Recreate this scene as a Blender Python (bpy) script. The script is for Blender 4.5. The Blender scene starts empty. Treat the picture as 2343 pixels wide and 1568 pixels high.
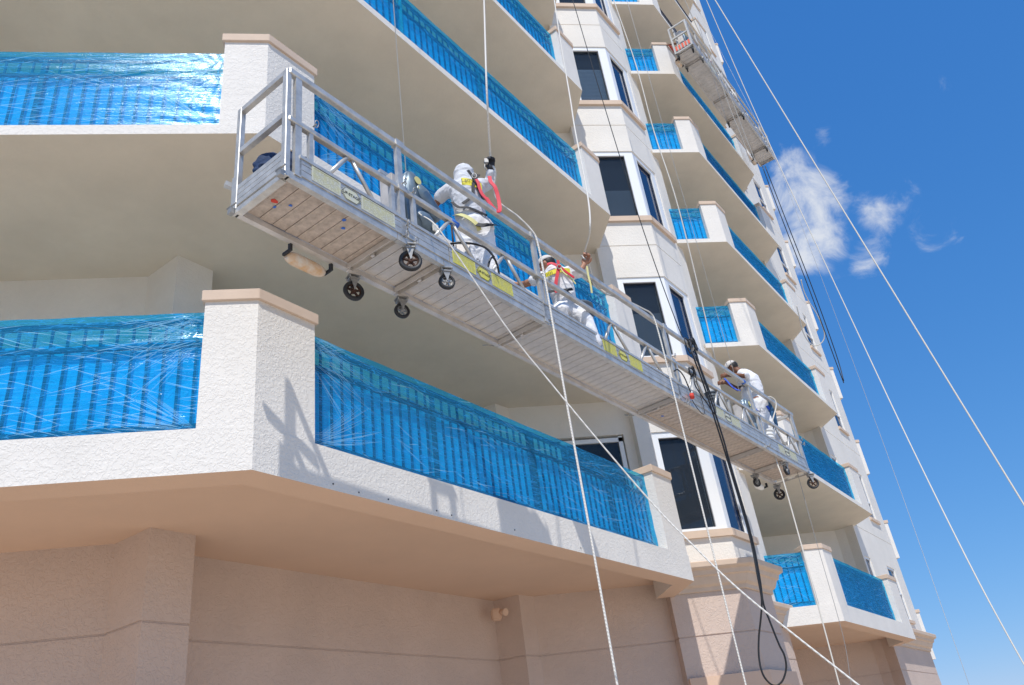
import bpy, bmesh, math, random
from mathutils import Vector, Matrix, noise
random.seed(7)
scene = bpy.context.scene
C = scene.collection
PI = math.pi

# ---------------------------------------------------------------- camera, sky, sun, exposure
cam_data = bpy.data.cameras.new('camera')
cam = bpy.data.objects.new('camera', cam_data)
C.objects.link(cam)
right = Vector((0.98605096, -0.11510810, -0.12022348))
up = Vector((0.04708715, -0.49988190, 0.86481263))
fwd = Vector((0.15964448, 0.85841028, 0.48748890))
m = Matrix((right, up, -fwd)).transposed().to_4x4()
m.translation = Vector((0, 0, 1.6))
cam.matrix_world = m
cam_data.sensor_width = 36.0
cam_data.lens = 36.0 * 1855.44 / 2342.0
cam_data.clip_start = 0.05
cam_data.clip_end = 3000
scene.camera = cam

SUN_TO = Vector((-0.197, -0.924, 1.42)).normalized()
world = bpy.data.worlds.new('World')
scene.world = world
world.use_nodes = True
wn, wl = world.node_tree.nodes, world.node_tree.links
wn.clear()
wout = wn.new('ShaderNodeOutputWorld')
bg = wn.new('ShaderNodeBackground')
bg.inputs['Strength'].default_value = 0.10
sky = wn.new('ShaderNodeTexSky')
sky.sky_type = 'NISHITA'
sky.sun_disc = False
sky.sun_elevation = math.asin(SUN_TO.z)
sky.sun_rotation = math.atan2(SUN_TO.x, SUN_TO.y)
sky.air_density = 1.0
sky.dust_density = 0.0
sky.ozone_density = 3.0
tc = wn.new('ShaderNodeTexCoord')
sep = wn.new('ShaderNodeSeparateColor'); com = wn.new('ShaderNodeCombineColor')
wl.new(sky.outputs[0], sep.inputs[0])
for i, (k, pw) in enumerate(((5.5, 1.0), (6.4, 0.62), (9.2, 0.40))):      # clear-air colour balance of the whole sky
    m0 = wn.new('ShaderNodeMath'); m0.operation = 'MULTIPLY'; m0.inputs[1].default_value = 0.1
    m1 = wn.new('ShaderNodeMath'); m1.operation = 'POWER'; m1.inputs[1].default_value = pw
    m2 = wn.new('ShaderNodeMath'); m2.operation = 'MULTIPLY'; m2.inputs[1].default_value = k
    wl.new(sep.outputs[i], m0.inputs[0]); wl.new(m0.outputs[0], m1.inputs[0]); wl.new(m1.outputs[0], m2.inputs[0]); wl.new(m2.outputs[0], com.inputs[i])
# clouds: soft blobs round the directions in which they stand, broken up by noise
blobs = [((0.4839, 0.6812, 0.5493), 0.048, 1.0), ((0.494, 0.702, 0.5120), 0.044, 1.0), ((0.4723, 0.6637, 0.58), 0.035, 0.7),
         ((0.4848, 0.7168, 0.5012), 0.035, 0.6), ((0.5528, 0.6558, 0.5142), 0.030, 0.80), ((0.5704, 0.6378, 0.5175), 0.028, 0.6),
         ((0.5907, 0.6457, 0.4838), 0.032, 0.42), ((0.5443, 0.6874, 0.4807), 0.030, 0.6), ((0.4979, 0.6281, 0.598), 0.016, 0.5),
         ((0.5927, 0.5459, 0.5922), 0.016, 0.42)]
prev = None
for c, rad, amp in blobs:
    d = wn.new('ShaderNodeVectorMath'); d.operation = 'DISTANCE'
    wl.new(tc.outputs['Generated'], d.inputs[0]); d.inputs[1].default_value = c
    mr = wn.new('ShaderNodeMapRange'); mr.interpolation_type = 'SMOOTHSTEP'
    mr.inputs['From Min'].default_value = rad * 1.7; mr.inputs['From Max'].default_value = rad * 0.1
    mr.inputs['To Min'].default_value = 0; mr.inputs['To Max'].default_value = amp
    wl.new(d.outputs['Value'], mr.inputs['Value'])
    if prev is None:
        prev = mr.outputs[0]
    else:
        mx = wn.new('ShaderNodeMath'); mx.operation = 'MAXIMUM'
        wl.new(prev, mx.inputs[0]); wl.new(mr.outputs[0], mx.inputs[1]); prev = mx.outputs[0]
cn = wn.new('ShaderNodeTexNoise')
cn.inputs['Scale'].default_value = 21; cn.inputs['Detail'].default_value = 9; cn.inputs['Roughness'].default_value = 0.62
cn.inputs['Distortion'].default_value = 0.5
wl.new(tc.outputs['Generated'], cn.inputs['Vector'])
ca = wn.new('ShaderNodeMath'); ca.operation = 'MULTIPLY_ADD'
ca.inputs[1].default_value = 0.62; wl.new(prev, ca.inputs[0]); wl.new(cn.outputs['Fac'], ca.inputs[2])
cr = wn.new('ShaderNodeMapRange'); cr.interpolation_type = 'SMOOTHSTEP'
cr.inputs['From Min'].default_value = 0.72; cr.inputs['From Max'].default_value = 1.18
cr.inputs['To Min'].default_value = 0.0; cr.inputs['To Max'].default_value = 0.95
wl.new(ca.outputs[0], cr.inputs['Value'])
cm = wn.new('ShaderNodeMixRGB')
cm.inputs['Color2'].default_value = (7.4, 7.7, 8.2, 1)
wl.new(cr.outputs[0], cm.inputs['Fac']); wl.new(com.outputs[0], cm.inputs['Color1'])
wl.new(cm.outputs[0], bg.inputs['Color'])
wl.new(bg.outputs[0], wout.inputs['Surface'])

sun_data = bpy.data.lights.new('sun', 'SUN')
sun_data.energy = 4.0
sun_data.angle = math.radians(0.53)
sun_data.color = (1.0, 0.965, 0.91)
sun = bpy.data.objects.new('sun', sun_data)
C.objects.link(sun)
sun.rotation_euler = SUN_TO.to_track_quat('Z', 'Y').to_euler()
sun.location = SUN_TO * 60

scene.view_settings.view_transform = 'Standard'
scene.view_settings.look = 'None'
scene.view_settings.exposure = 0.08
scene.view_settings.gamma = 1.0
scene.cycles.max_bounces = 10
scene.cycles.diffuse_bounces = 5
scene.cycles.transparent_max_bounces = 24

# ---------------------------------------------------------------- helpers
MATS = {}
def nodes(m):
    return m.node_tree.nodes, m.node_tree.links

def base_mat(name, col, rough=0.8, metal=0.0, spec=0.5):
    m = bpy.data.materials.new(name)
    m.use_nodes = True
    b = m.node_tree.nodes['Principled BSDF']
    b.inputs['Base Color'].default_value = (*col, 1)
    b.inputs['Roughness'].default_value = rough
    b.inputs['Metallic'].default_value = metal
    b.inputs['Specular IOR Level'].default_value = spec
    MATS[name] = m
    return m

def tint_noise(m, amt=0.12, scale=3.0, detail=6, dark=None):
    """multiply the base colour by a soft, uneven dirt pattern"""
    n, l = nodes(m)
    b = n['Principled BSDF']
    col = b.inputs['Base Color'].default_value[:]
    t = n.new('ShaderNodeTexCoord')
    ns = n.new('ShaderNodeTexNoise'); ns.inputs['Scale'].default_value = scale; ns.inputs['Detail'].default_value = detail
    ns.inputs['Roughness'].default_value = 0.65
    l.new(t.outputs['Object'], ns.inputs['Vector'])
    mr = n.new('ShaderNodeMapRange'); mr.inputs['From Min'].default_value = 0.35; mr.inputs['From Max'].default_value = 0.65
    l.new(ns.outputs['Fac'], mr.inputs['Value'])
    mx = n.new('ShaderNodeMixRGB')
    d = dark or tuple(c * (1 - amt) for c in col[:3])
    mx.inputs['Color1'].default_value = (*d, 1); mx.inputs['Color2'].default_value = col
    l.new(mr.outputs[0], mx.inputs['Fac']); l.new(mx.outputs[0], b.inputs['Base Color'])
    return m

def stucco(name, col, scale=16.0, dist=0.012, strength=0.35, amt=0.09):
    m = tint_noise(base_mat(name, col, 0.92, 0, 0.25), amt, 0.9)
    n, l = nodes(m)
    t = n.new('ShaderNodeTexCoord')
    a = n.new('ShaderNodeTexNoise'); a.inputs['Scale'].default_value = scale; a.inputs['Detail'].default_value = 3.5
    a.inputs['Roughness'].default_value = 0.55; a.inputs['Distortion'].default_value = 0.9
    l.new(t.outputs['Object'], a.inputs['Vector'])
    r = n.new('ShaderNodeValToRGB')
    r.color_ramp.elements[0].position = 0.44; r.color_ramp.elements[1].position = 0.60
    r.color_ramp.interpolation = 'EASE'
    l.new(a.outputs['Fac'], r.inputs['Fac'])
    f = n.new('ShaderNodeTexNoise'); f.inputs['Scale'].default_value = scale * 7; f.inputs['Detail'].default_value = 3
    l.new(t.outputs['Object'], f.inputs['Vector'])
    s = n.new('ShaderNodeMath'); s.operation = 'MULTIPLY_ADD'; s.inputs[1].default_value = 0.25
    l.new(f.outputs['Fac'], s.inputs[0]); l.new(r.outputs['Color'], s.inputs[2])
    bp = n.new('ShaderNodeBump'); bp.inputs['Strength'].default_value = strength; bp.inputs['Distance'].default_value = dist
    l.new(s.outputs[0], bp.inputs['Height']); l.new(bp.outputs[0], n['Principled BSDF'].inputs['Normal'])
    return m

def bumpy(m, scale=40, dist=0.002, strength=0.6, detail=4):
    n, l = nodes(m)
    t = n.new('ShaderNodeTexCoord')
    a = n.new('ShaderNodeTexNoise'); a.inputs['Scale'].default_value = scale; a.inputs['Detail'].default_value = detail
    l.new(t.outputs['Object'], a.inputs['Vector'])
    bp = n.new('ShaderNodeBump'); bp.inputs['Strength'].default_value = strength; bp.inputs['Distance'].default_value = dist
    l.new(a.outputs['Fac'], bp.inputs['Height']); l.new(bp.outputs[0], n['Principled BSDF'].inputs['Normal'])
    return m

M_STUC = stucco('white_stucco', (0.81, 0.765, 0.70), 30, 0.0055, 0.45)
M_CREAM = bumpy(tint_noise(base_mat('cream_ceiling_paint', (0.74, 0.66, 0.545), 0.9, 0, 0.2), 0.09, 1.3, 9), 30, 0.004, 0.6)
M_WALL = stucco('cream_wall_stucco', (0.80, 0.755, 0.685), 26, 0.005, 0.4)
M_PEACH = stucco('peach_wall_stucco', (0.63, 0.50, 0.42), 24, 0.006, 0.5)
M_PEACHC = bumpy(tint_noise(base_mat('peach_soffit_paint', (0.70, 0.50, 0.37), 0.9, 0, 0.2), 0.06, 0.8), 60, 0.002, 0.5)
M_CAP = bumpy(tint_noise(base_mat('tan_cast_stone', (0.67, 0.52, 0.40), 0.85, 0, 0.3), 0.10, 4), 80, 0.002, 0.5)
M_VINYL = base_mat('white_window_frame', (0.82, 0.83, 0.83), 0.35)
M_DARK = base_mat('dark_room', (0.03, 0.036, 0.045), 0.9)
M_BLIND = base_mat('grey_blind', (0.70, 0.76, 0.82), 0.6)
M_PICK = base_mat('dark_bronze_railing', (0.06, 0.065, 0.08), 0.4, 0.3)
M_ALU = bumpy(tint_noise(base_mat('weathered_aluminium', (0.66, 0.64, 0.60), 0.42, 0.5), 0.28, 9), 60, 0.001, 0.4)
M_ALUD = bumpy(tint_noise(base_mat('dull_aluminium_plank', (0.66, 0.62, 0.58), 0.5, 0.3), 0.22, 6), 90, 0.001, 0.5)
M_ALUB = bumpy(tint_noise(base_mat('dirty_aluminium_plank', (0.58, 0.49, 0.42), 0.75, 0.1), 0.35, 14), 90, 0.001, 0.6)
M_STEEL = tint_noise(base_mat('galvanised_steel', (0.42, 0.41, 0.39), 0.5, 0.6), 0.3, 20)
M_RUBBER = bumpy(base_mat('black_rubber', (0.018, 0.018, 0.019), 0.55), 50, 0.002, 0.4)
M_RUST = tint_noise(base_mat('rusty_rim', (0.085, 0.038, 0.022), 0.8, 0.2), 0.5, 18)
M_ROLL = bumpy(tint_noise(base_mat('worn_orange_roller', (0.62, 0.40, 0.22), 0.85), 0.0, 14, 6, (0.66, 0.60, 0.52)), 50, 0.004, 0.7)
M_MOTOR = tint_noise(base_mat('blue_grey_motor_paint', (0.20, 0.27, 0.33), 0.35, 0.3), 0.3, 12)
M_ROPE = base_mat('white_rope', (0.62, 0.59, 0.53), 0.85)
M_WIRE = base_mat('steel_wire', (0.36, 0.36, 0.36), 0.5, 0.4)
M_WIREL = base_mat('pale_wire', (0.62, 0.61, 0.58), 0.5, 0.3)
M_CABLE = base_mat('black_cable', (0.012, 0.013, 0.016), 0.45)
M_CLOTH = bumpy(tint_noise(base_mat('white_cotton', (0.80, 0.80, 0.82), 0.9, 0, 0.2), 0.10, 10), 26, 0.012, 0.7, 3)
M_CLOTHG = bumpy(tint_noise(base_mat('pale_grey_cotton', (0.66, 0.67, 0.70), 0.9, 0, 0.2), 0.14, 10), 22, 0.014, 0.7, 3)
M_SKIN = base_mat('tanned_skin', (0.36, 0.17, 0.10), 0.55)
M_SKIND = base_mat('brown_skin', (0.20, 0.085, 0.045), 0.55)
M_HAIR = base_mat('dark_hair', (0.015, 0.012, 0.01), 0.6)
M_GLOVE = base_mat('dark_glove', (0.03, 0.03, 0.035), 0.8)
M_RED = base_mat('red_webbing', (0.62, 0.03, 0.05), 0.6)
M_REDO = base_mat('orange_red_paint', (0.75, 0.12, 0.06), 0.6)
M_YEL = tint_noise(base_mat('yellow_print', (0.80, 0.70, 0.03), 0.6), 0.1, 20)
M_YWEB = base_mat('faded_yellow_webbing', (0.62, 0.58, 0.26), 0.8)
M_BLACKW = base_mat('black_webbing', (0.02, 0.02, 0.022), 0.7)
M_BLUEW = base_mat('blue_webbing', (0.02, 0.08, 0.5), 0.6)
M_JEANS = bumpy(tint_noise(base_mat('dark_blue_cloth', (0.02, 0.05, 0.13), 0.85), 0.5, 12), 30, 0.01, 0.7, 3)
M_BUCKET = base_mat('grey_plastic', (0.10, 0.12, 0.14), 0.45)
M_WBUCKET = base_mat('white_plastic', (0.75, 0.74, 0.70), 0.5)
M_INK = base_mat('black_ink', (0.02, 0.02, 0.02), 0.6)
M_TAPE = base_mat('blue_tape', (0.03, 0.14, 0.55), 0.7)
M_TAPR = base_mat('red_tape', (0.6, 0.05, 0.03), 0.7)
M_REVEAL = base_mat('white_reveal_paint', (0.82, 0.80, 0.76), 0.8)

def glass(name, col, transp, rough=0.03):
    m = bpy.data.materials.new(name); m.use_nodes = True
    n, l = nodes(m); b = n['Principled BSDF']
    b.inputs['Base Color'].default_value = (*col, 1); b.inputs['Roughness'].default_value = rough
    b.inputs['Specular IOR Level'].default_value = 0.7
    t = n.new('ShaderNodeBsdfTransparent'); t.inputs['Color'].default_value = (0.75, 0.82, 0.88, 1)
    mx = n.new('ShaderNodeMixShader'); mx.inputs['Fac'].default_value = 1 - transp
    l.new(t.outputs[0], mx.inputs[1]); l.new(b.outputs[0], mx.inputs[2])
    l.new(mx.outputs[0], n['Material Output'].inputs['Surface'])
    MATS[name] = m
    return m
M_PANE = glass('tinted_window_glass', (0.05, 0.062, 0.08), 0.70)
M_PANEB = glass('painted_sky_window_glass', (0.012, 0.035, 0.10), 0.25)  # blue sky reflection of the receding panes put into the base colour

def film_mat(name, body, tint, transp, gloss, streak=1.0):
    m = bpy.data.materials.new(name); m.use_nodes = True
    n, l = nodes(m); n.remove(n['Principled BSDF'])
    out = n['Material Output']
    uv = n.new('ShaderNodeTexCoord')
    # wrinkle field: long near-horizontal creases plus crossing diagonals
    def streaks(sx, sy, rot, scale, detail, dist):
        mp = n.new('ShaderNodeMapping'); mp.inputs['Scale'].default_value = (sx, sy, 1); mp.inputs['Rotation'].default_value = (0, 0, rot)
        l.new(uv.outputs['UV'], mp.inputs['Vector'])
        t = n.new('ShaderNodeTexNoise'); t.inputs['Scale'].default_value = scale; t.inputs['Detail'].default_value = detail
        t.inputs['Distortion'].default_value = dist; t.inputs['Roughness'].default_value = 0.6
        l.new(mp.outputs[0], t.inputs['Vector'])
        # fold each noise value into ridges
        a = n.new('ShaderNodeMath'); a.operation = 'SUBTRACT'; a.inputs[1].default_value = 0.5; l.new(t.outputs['Fac'], a.inputs[0])
        b = n.new('ShaderNodeMath'); b.operation = 'ABSOLUTE'; l.new(a.outputs[0], b.inputs[0])
        return b.outputs[0], t.outputs['Fac']
    s1, f1 = streaks(1.1, 17, 0.10, 1.6, 5, 0.6)
    s2, f2 = streaks(1.6, 14, -0.45, 1.5, 4, 0.8)
    s3, f3 = streaks(5, 9, 0.9, 1.6, 3, 1.2)
    a = n.new('ShaderNodeMath'); a.operation = 'ADD'; l.new(s1, a.inputs[0]); l.new(s2, a.inputs[1])
    a2 = n.new('ShaderNodeMath'); a2.operation = 'MULTIPLY_ADD'; a2.inputs[1].default_value = 0.5; l.new(s3, a2.inputs[0]); l.new(a.outputs[0], a2.inputs[2])
    bp = n.new('ShaderNodeBump'); bp.inputs['Strength'].default_value = 0.4; bp.inputs['Distance'].default_value = 0.009 * streak
    l.new(a2.outputs[0], bp.inputs['Height'])
    dif = n.new('ShaderNodeBsdfDiffuse'); dif.inputs['Color'].default_value = (*body, 1); l.new(bp.outputs[0], dif.inputs['Normal'])
    trl = n.new('ShaderNodeBsdfTranslucent'); trl.inputs['Color'].default_value = (*body, 1); l.new(bp.outputs[0], trl.inputs['Normal'])
    md = n.new('ShaderNodeMixShader'); md.inputs['Fac'].default_value = 0.35; l.new(dif.outputs[0], md.inputs[1]); l.new(trl.outputs[0], md.inputs[2])
    tr = n.new('ShaderNodeBsdfTransparent'); tr.inputs['Color'].default_value = (*tint, 1)
    # milky where creased
    mr = n.new('ShaderNodeMapRange'); mr.inputs['From Min'].default_value = 0.36; mr.inputs['From Max'].default_value = 0.68
    mr.inputs['To Min'].default_value = transp + 0.05; mr.inputs['To Max'].default_value = transp - 0.05
    l.new(f1, mr.inputs['Value'])
    fac = mr.outputs[0]
    for (sx, sy, rot, sc, thr, k) in ((0.9, 10, 0.12, 2.4, 0.012, 0.32), (1.3, 9, -0.42, 2.0, 0.011, 0.32), (0.7, 24, -0.22, 2.2, 0.020, 0.14)):
        sv, _f = streaks(sx, sy, rot, sc, 2, 0.5)
        ln = n.new('ShaderNodeMapRange'); ln.interpolation_type = 'SMOOTHSTEP'
        ln.inputs['From Min'].default_value = thr * 1.6; ln.inputs['From Max'].default_value = thr * 0.2
        ln.inputs['To Min'].default_value = 0; ln.inputs['To Max'].default_value = k
        l.new(sv, ln.inputs['Value'])
        sb = n.new('ShaderNodeMath'); sb.operation = 'SUBTRACT'; sb.use_clamp = True
        l.new(fac, sb.inputs[0]); l.new(ln.outputs[0], sb.inputs[1]); fac = sb.outputs[0]
    mt = n.new('ShaderNodeMixShader'); l.new(fac, mt.inputs['Fac']); l.new(md.outputs[0], mt.inputs[1]); l.new(tr.outputs[0], mt.inputs[2])
    gl = n.new('ShaderNodeBsdfGlossy'); gl.inputs['Color'].default_value = (0.7, 0.88, 1, 1); gl.inputs['Roughness'].default_value = 0.20
    l.new(bp.outputs[0], gl.inputs['Normal'])
    fr = n.new('ShaderNodeFresnel'); fr.inputs['IOR'].default_value = 1.5; l.new(bp.outputs[0], fr.inputs['Normal'])
    fm = n.new('ShaderNodeMath'); fm.operation = 'MULTIPLY'; fm.inputs[1].default_value = gloss; l.new(fr.outputs[0], fm.inputs[0])
    mg = n.new('ShaderNodeMixShader'); l.new(fm.outputs[0], mg.inputs['Fac']); l.new(mt.outputs[0], mg.inputs[1]); l.new(gl.outputs[0], mg.inputs[2])
    l.new(mg.outputs[0], out.inputs['Surface'])
    MATS[name] = m
    return m
M_FILM = film_mat('blue_plastic_film', (0.05, 0.47, 0.98), (0.12, 0.81, 1.0), 0.73, 0.055)
M_LINER = bumpy(tint_noise(base_mat('blue_film_inner_layer', (0.05, 0.70, 0.94), 0.7, 0, 0.1), 0.12, 3), 8, 0.01, 0.5)

M_CREASE = bpy.data.materials.new('gathered_film_crease'); M_CREASE.use_nodes = True
_n, _l = nodes(M_CREASE)
_b = _n['Principled BSDF']; _b.inputs['Base Color'].default_value = (0.42, 0.80, 1.0, 1); _b.inputs['Roughness'].default_value = 0.3
_t = _n.new('ShaderNodeBsdfTransparent'); _t.inputs['Color'].default_value = (0.5, 0.85, 1, 1)
_m = _n.new('ShaderNodeMixShader'); _m.inputs['Fac'].default_value = 0.42
_l.new(_t.outputs[0], _m.inputs[1]); _l.new(_b.outputs[0], _m.inputs[2]); _l.new(_m.outputs[0], _n['Material Output'].inputs['Surface'])

def link(o, parent=None):
    C.objects.link(o)
    if parent: o.parent = parent
    return o

def obj(name, bm, mat, parent=None, smooth=False):
    me = bpy.data.meshes.new(name)
    bmesh.ops.recalc_face_normals(bm, faces=bm.faces)
    bm.to_mesh(me); bm.free()
    for mm in (mat if isinstance(mat, (list, tuple)) else [mat]):
        me.materials.append(mm)
    if smooth:
        for p in me.polygons: p.use_smooth = True
    return link(bpy.data.objects.new(name, me), parent)

def share(src, name, parent, mat_world=None, loc=None):
    o = bpy.data.objects.new(name, src.data)
    C.objects.link(o); o.parent = parent
    if loc is not None: o.location = loc
    return o

def thing(name, label, cat, loc=(0, 0, 0), group=None):
    o = bpy.data.objects.new(name, None); C.objects.link(o)
    o.empty_display_size = 0.2
    o.location = loc
    tag(o, label, cat, group)
    return o

def tag(o, label, cat, group=None):
    o['label'] = label; o['category'] = cat
    if group: o['group'] = group
    return o

def prism(bm, pts, z0, z1, mi=0):
    lo = [bm.verts.new((p[0], p[1], z0)) for p in pts]
    hi = [bm.verts.new((p[0], p[1], z1)) for p in pts]
    n = len(pts); fs = []
    fs.append(bm.faces.new(lo[::-1])); fs.append(bm.faces.new(hi))
    for i in range(n):
        fs.append(bm.faces.new((lo[i], lo[(i + 1) % n], hi[(i + 1) % n], hi[i])))
    for f in fs: f.material_index = mi
    return fs

def box(bm, x0, x1, y0, y1, z0, z1, M=None):
    fs = prism(bm, [(x0, y0), (x1, y0), (x1, y1), (x0, y1)], z0, z1)
    if M is not None:
        vs = {v for f in fs for v in f.verts}
        bmesh.ops.transform(bm, matrix=M, verts=list(vs))
    return fs

def bar(bm, p, q, w, h=None, upv=Vector((0, 0, 1))):
    """rectangular bar from p to q, w across, h along 'up'"""
    h = h or w
    p, q = Vector(p), Vector(q); d = q - p
    if d.length < 1e-6: return
    z = d.normalized(); x = upv.cross(z)
    if x.length < 1e-4: x = Vector((1, 0, 0)).cross(z)
    x.normalize(); y = z.cross(x)
    M = Matrix((x, y, z)).transposed().to_4x4(); M.translation = p
    return box(bm, -w / 2, w / 2, -h / 2, h / 2, 0, d.length, M)

def tube(bm, pts, r, n=8, closed=False, cap=True):
    pts = [Vector(p) for p in pts]
    rs = r if isinstance(r, (list, tuple)) else [r] * len(pts)
    rings = []; ref = None
    for i, p in enumerate(pts):
        a = pts[i - 1] if i > 0 else (pts[-1] if closed else p)
        b = pts[(i + 1) % len(pts)] if (i < len(pts) - 1 or closed) else p
        t = (b - a).normalized()
        if ref is None:
            ref = Vector((0, 0, 1)) if abs(t.z) < 0.9 else Vector((1, 0, 0))
        x = ref - t * ref.dot(t); x.normalize(); ref = x; y = t.cross(x)
        rings.append([bm.verts.new(p + (x * math.cos(2 * PI * k / n) + y * math.sin(2 * PI * k / n)) * rs[i]) for k in range(n)])
    m = len(rings)
    for i in range(m if closed else m - 1):
        A, B = rings[i], rings[(i + 1) % m]
        for k in range(n):
            f = bm.faces.new((A[k], A[(k + 1) % n], B[(k + 1) % n], B[k])); f.smooth = True
    if cap and not closed:
        bm.faces.new(rings[0][::-1]); bm.faces.new(rings[-1])

def smooth_path(pts, k=6):
    P = [Vector(p) for p in pts]; out = []
    for i in range(len(P) - 1):
        p0 = P[max(i - 1, 0)]; p1 = P[i]; p2 = P[i + 1]; p3 = P[min(i + 2, len(P) - 1)]
        for j in range(k):
            t = j / k
            out.append(0.5 * ((2 * p1) + (p2 - p0) * t + (2 * p0 - 5 * p1 + 4 * p2 - p3) * t * t + (3 * p1 - p0 - 3 * p2 + p3) * t ** 3))
    out.append(P[-1]); return out

def offset_poly(pts, d, closed=True):
    """offset a polyline to its right by d (mitred)"""
    P = [Vector((p[0], p[1])) for p in pts]; n = len(P); out = []
    for i in range(n):
        ds = []
        if closed or i > 0: ds.append((P[i] - P[i - 1]).normalized())
        if closed or i < n - 1: ds.append((P[(i + 1) % n] - P[i]).normalized())
        ns = [Vector((e.y, -e.x)) for e in ds]
        if len(ns) == 1: out.append(P[i] + ns[0] * d); continue
        b = (ns[0] + ns[1]).normalized()
        out.append(P[i] + b * (d / max(0.3, b.dot(ns[0]))))
    return [(v.x, v.y) for v in out]

# ---------------------------------------------------------------- plan of the building
A = Vector((-0.9452, 5.615)); RD = Vector((0.69824, 0.71586)); NN = Vector((0.71586, -0.69824))
def RT(t, n):
    v = A + RD * t + NN * n
    return (v.x, v.y)
def Z(n): return 4.088 + 3.0 * n
E1 = RT(7.084, 0)
B = (5.086, 11.615); BC = RT(9.52, 0.13)
# where the bay's hidden return (running in +Y) meets the wall n = -1.05
yD = BC[1] + (1.18 / 0.69824)
BD = (BC[0], yD)
WE = RT(13.35, -1.05)
A2 = (8.705, 15.62); E2 = RT(19.93, -0.15)
SIDE = 0.30
ground = obj('ground', (lambda bm: (bm.faces.new([bm.verts.new(p) for p in ((-900, -900, 0), (900, -900, 0), (900, 900, 0), (-900, 900, 0))]), bm)[1])(bmesh.new()),
             bumpy(tint_noise(base_mat('pale_concrete_paving', (0.60, 0.515, 0.41), 0.9), 0.12, 0.3), 20, 0.004, 0.5))
ground['kind'] = 'structure'

FP = [(-14, 7.80), (-2.50, 7.80), (-2.10, 7.42), (-1.80, 7.73), RT(0.913, -2.66), RT(6.10, -2.66), (1.75, 11.60), (1.98, 11.80),
      (3.95, 11.80), (3.95, 11.615), B, BC, BD, WE, (WE[0], 21.3), (12.40, 21.3), (12.60, 21.12), RT(20.45, -0.85), RT(24.6, -0.85),
      (RT(24.6, -0.85)[0], 27.2), (15.9, 27.2), (18.6, 30.0), (18.6, 60), (-14, 60)]

bld = thing('apartment_building', 'tall white stucco apartment building with stacked balconies and bay windows', 'building', (3.0, 14.0, 0))
def P(name, bm, mat, parent=None, smooth=False, label=None):
    """a part of the building, its vertices given in world coordinates"""
    o = obj(name, bm, mat, parent or bld, smooth)
    base = Vector((3.0, 14.0, 0))
    o.data.transform(Matrix.Translation(-base))
    if label: o['label'] = label
    return o

def carve(o, cutter_bm):
    """cut window openings out of a wall"""
    me = bpy.data.meshes.new('cut'); bmesh.ops.recalc_face_normals(cutter_bm, faces=cutter_bm.faces); cutter_bm.to_mesh(me); cutter_bm.free()
    me.transform(Matrix.Translation((-3.0, -14.0, 0)))
    co = bpy.data.objects.new('cut', me); C.objects.link(co); co.parent = bld
    md = o.modifiers.new('b', 'BOOLEAN'); md.operation = 'DIFFERENCE'; md.object = co; md.solver = 'EXACT'
    bpy.context.view_layer.update()
    dg = bpy.context.evaluated_depsgraph_get()
    nm = bpy.data.meshes.new_from_object(o.evaluated_get(dg))
    o.modifiers.clear(); o.data = nm
    bpy.data.objects.remove(co)

TOP = 11
bm = bmesh.new(); box(bm, -5.75, -5.45, 5.20, 7.9, 4.25, 34)  # unseen fin, added to block ground bounce and darken the left ceilings
P('bounce_block_wall', bm, M_WALL)
# openings
WIN_R = ((20.62, 21.18), (22.85, 23.72))       # the two narrow window columns on the far wall
bay_path = [(4.20, 11.615), B, RT(9.44, 0.13)]
def band(path, d0, d1):
    """closed polygon between two offsets of an open path"""
    return offset_poly(path, d0, False) + offset_poly(path, d1, False)[::-1]
for lv in range(0, TOP):
    z0 = Z(lv) + 0.04 if lv else 4.10
    z1 = Z(lv + 1) + 0.02
    bm = bmesh.new(); prism(bm, FP, z0, z1)
    w = P('wall', bm, M_WALL)
    cb = bmesh.new()
    prism(cb, band(bay_path, 0.06, -0.16), 4.766 + 3 * lv, 6.42 + 3 * lv)
    for a, b in WIN_R:
        prism(cb, [RT(a, -0.75), RT(b, -0.75), RT(b, -0.97), RT(a, -0.97)], 4.72 + 3 * lv, 6.25 + 3 * lv)
    if lv < 2:
        box(cb, 2.66, 3.80, 11.70, 11.93, 4.21 + 3 * lv, 6.50 + 3 * lv)
        box(cb, 10.3, 11.9, 21.2, 21.4, 4.21 + 3 * lv, 6.35 + 3 * lv)
    carve(w, cb)
    if lv:
        bm = bmesh.new(); prism(bm, offset_poly(FP, -0.014), Z(lv) + 0.02, Z(lv) + 0.04)
        P('wall_groove', bm, M_WALL)
# ground storey: peach, grooved
for z0, z1 in ((0.0, 1.3), (1.32, 3.27), (3.29, 4.096)):
    bm = bmesh.new(); prism(bm, offset_poly(FP, 0.012), z0, z1); P('ground_floor_wall', bm, M_PEACH)
for z0 in (1.30, 3.27):
    bm = bmesh.new(); prism(bm, FP, z0, z0 + 0.02); P('wall_groove', bm, M_PEACH)
bm = bmesh.new(); prism(bm, offset_poly([(4.02, 11.615), B, BC, (BC[0], 14.0), (4.02, 14.0)], 0.07), 2.55, 2.74)
P('base_moulding', bm, M_PEACHC)

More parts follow.
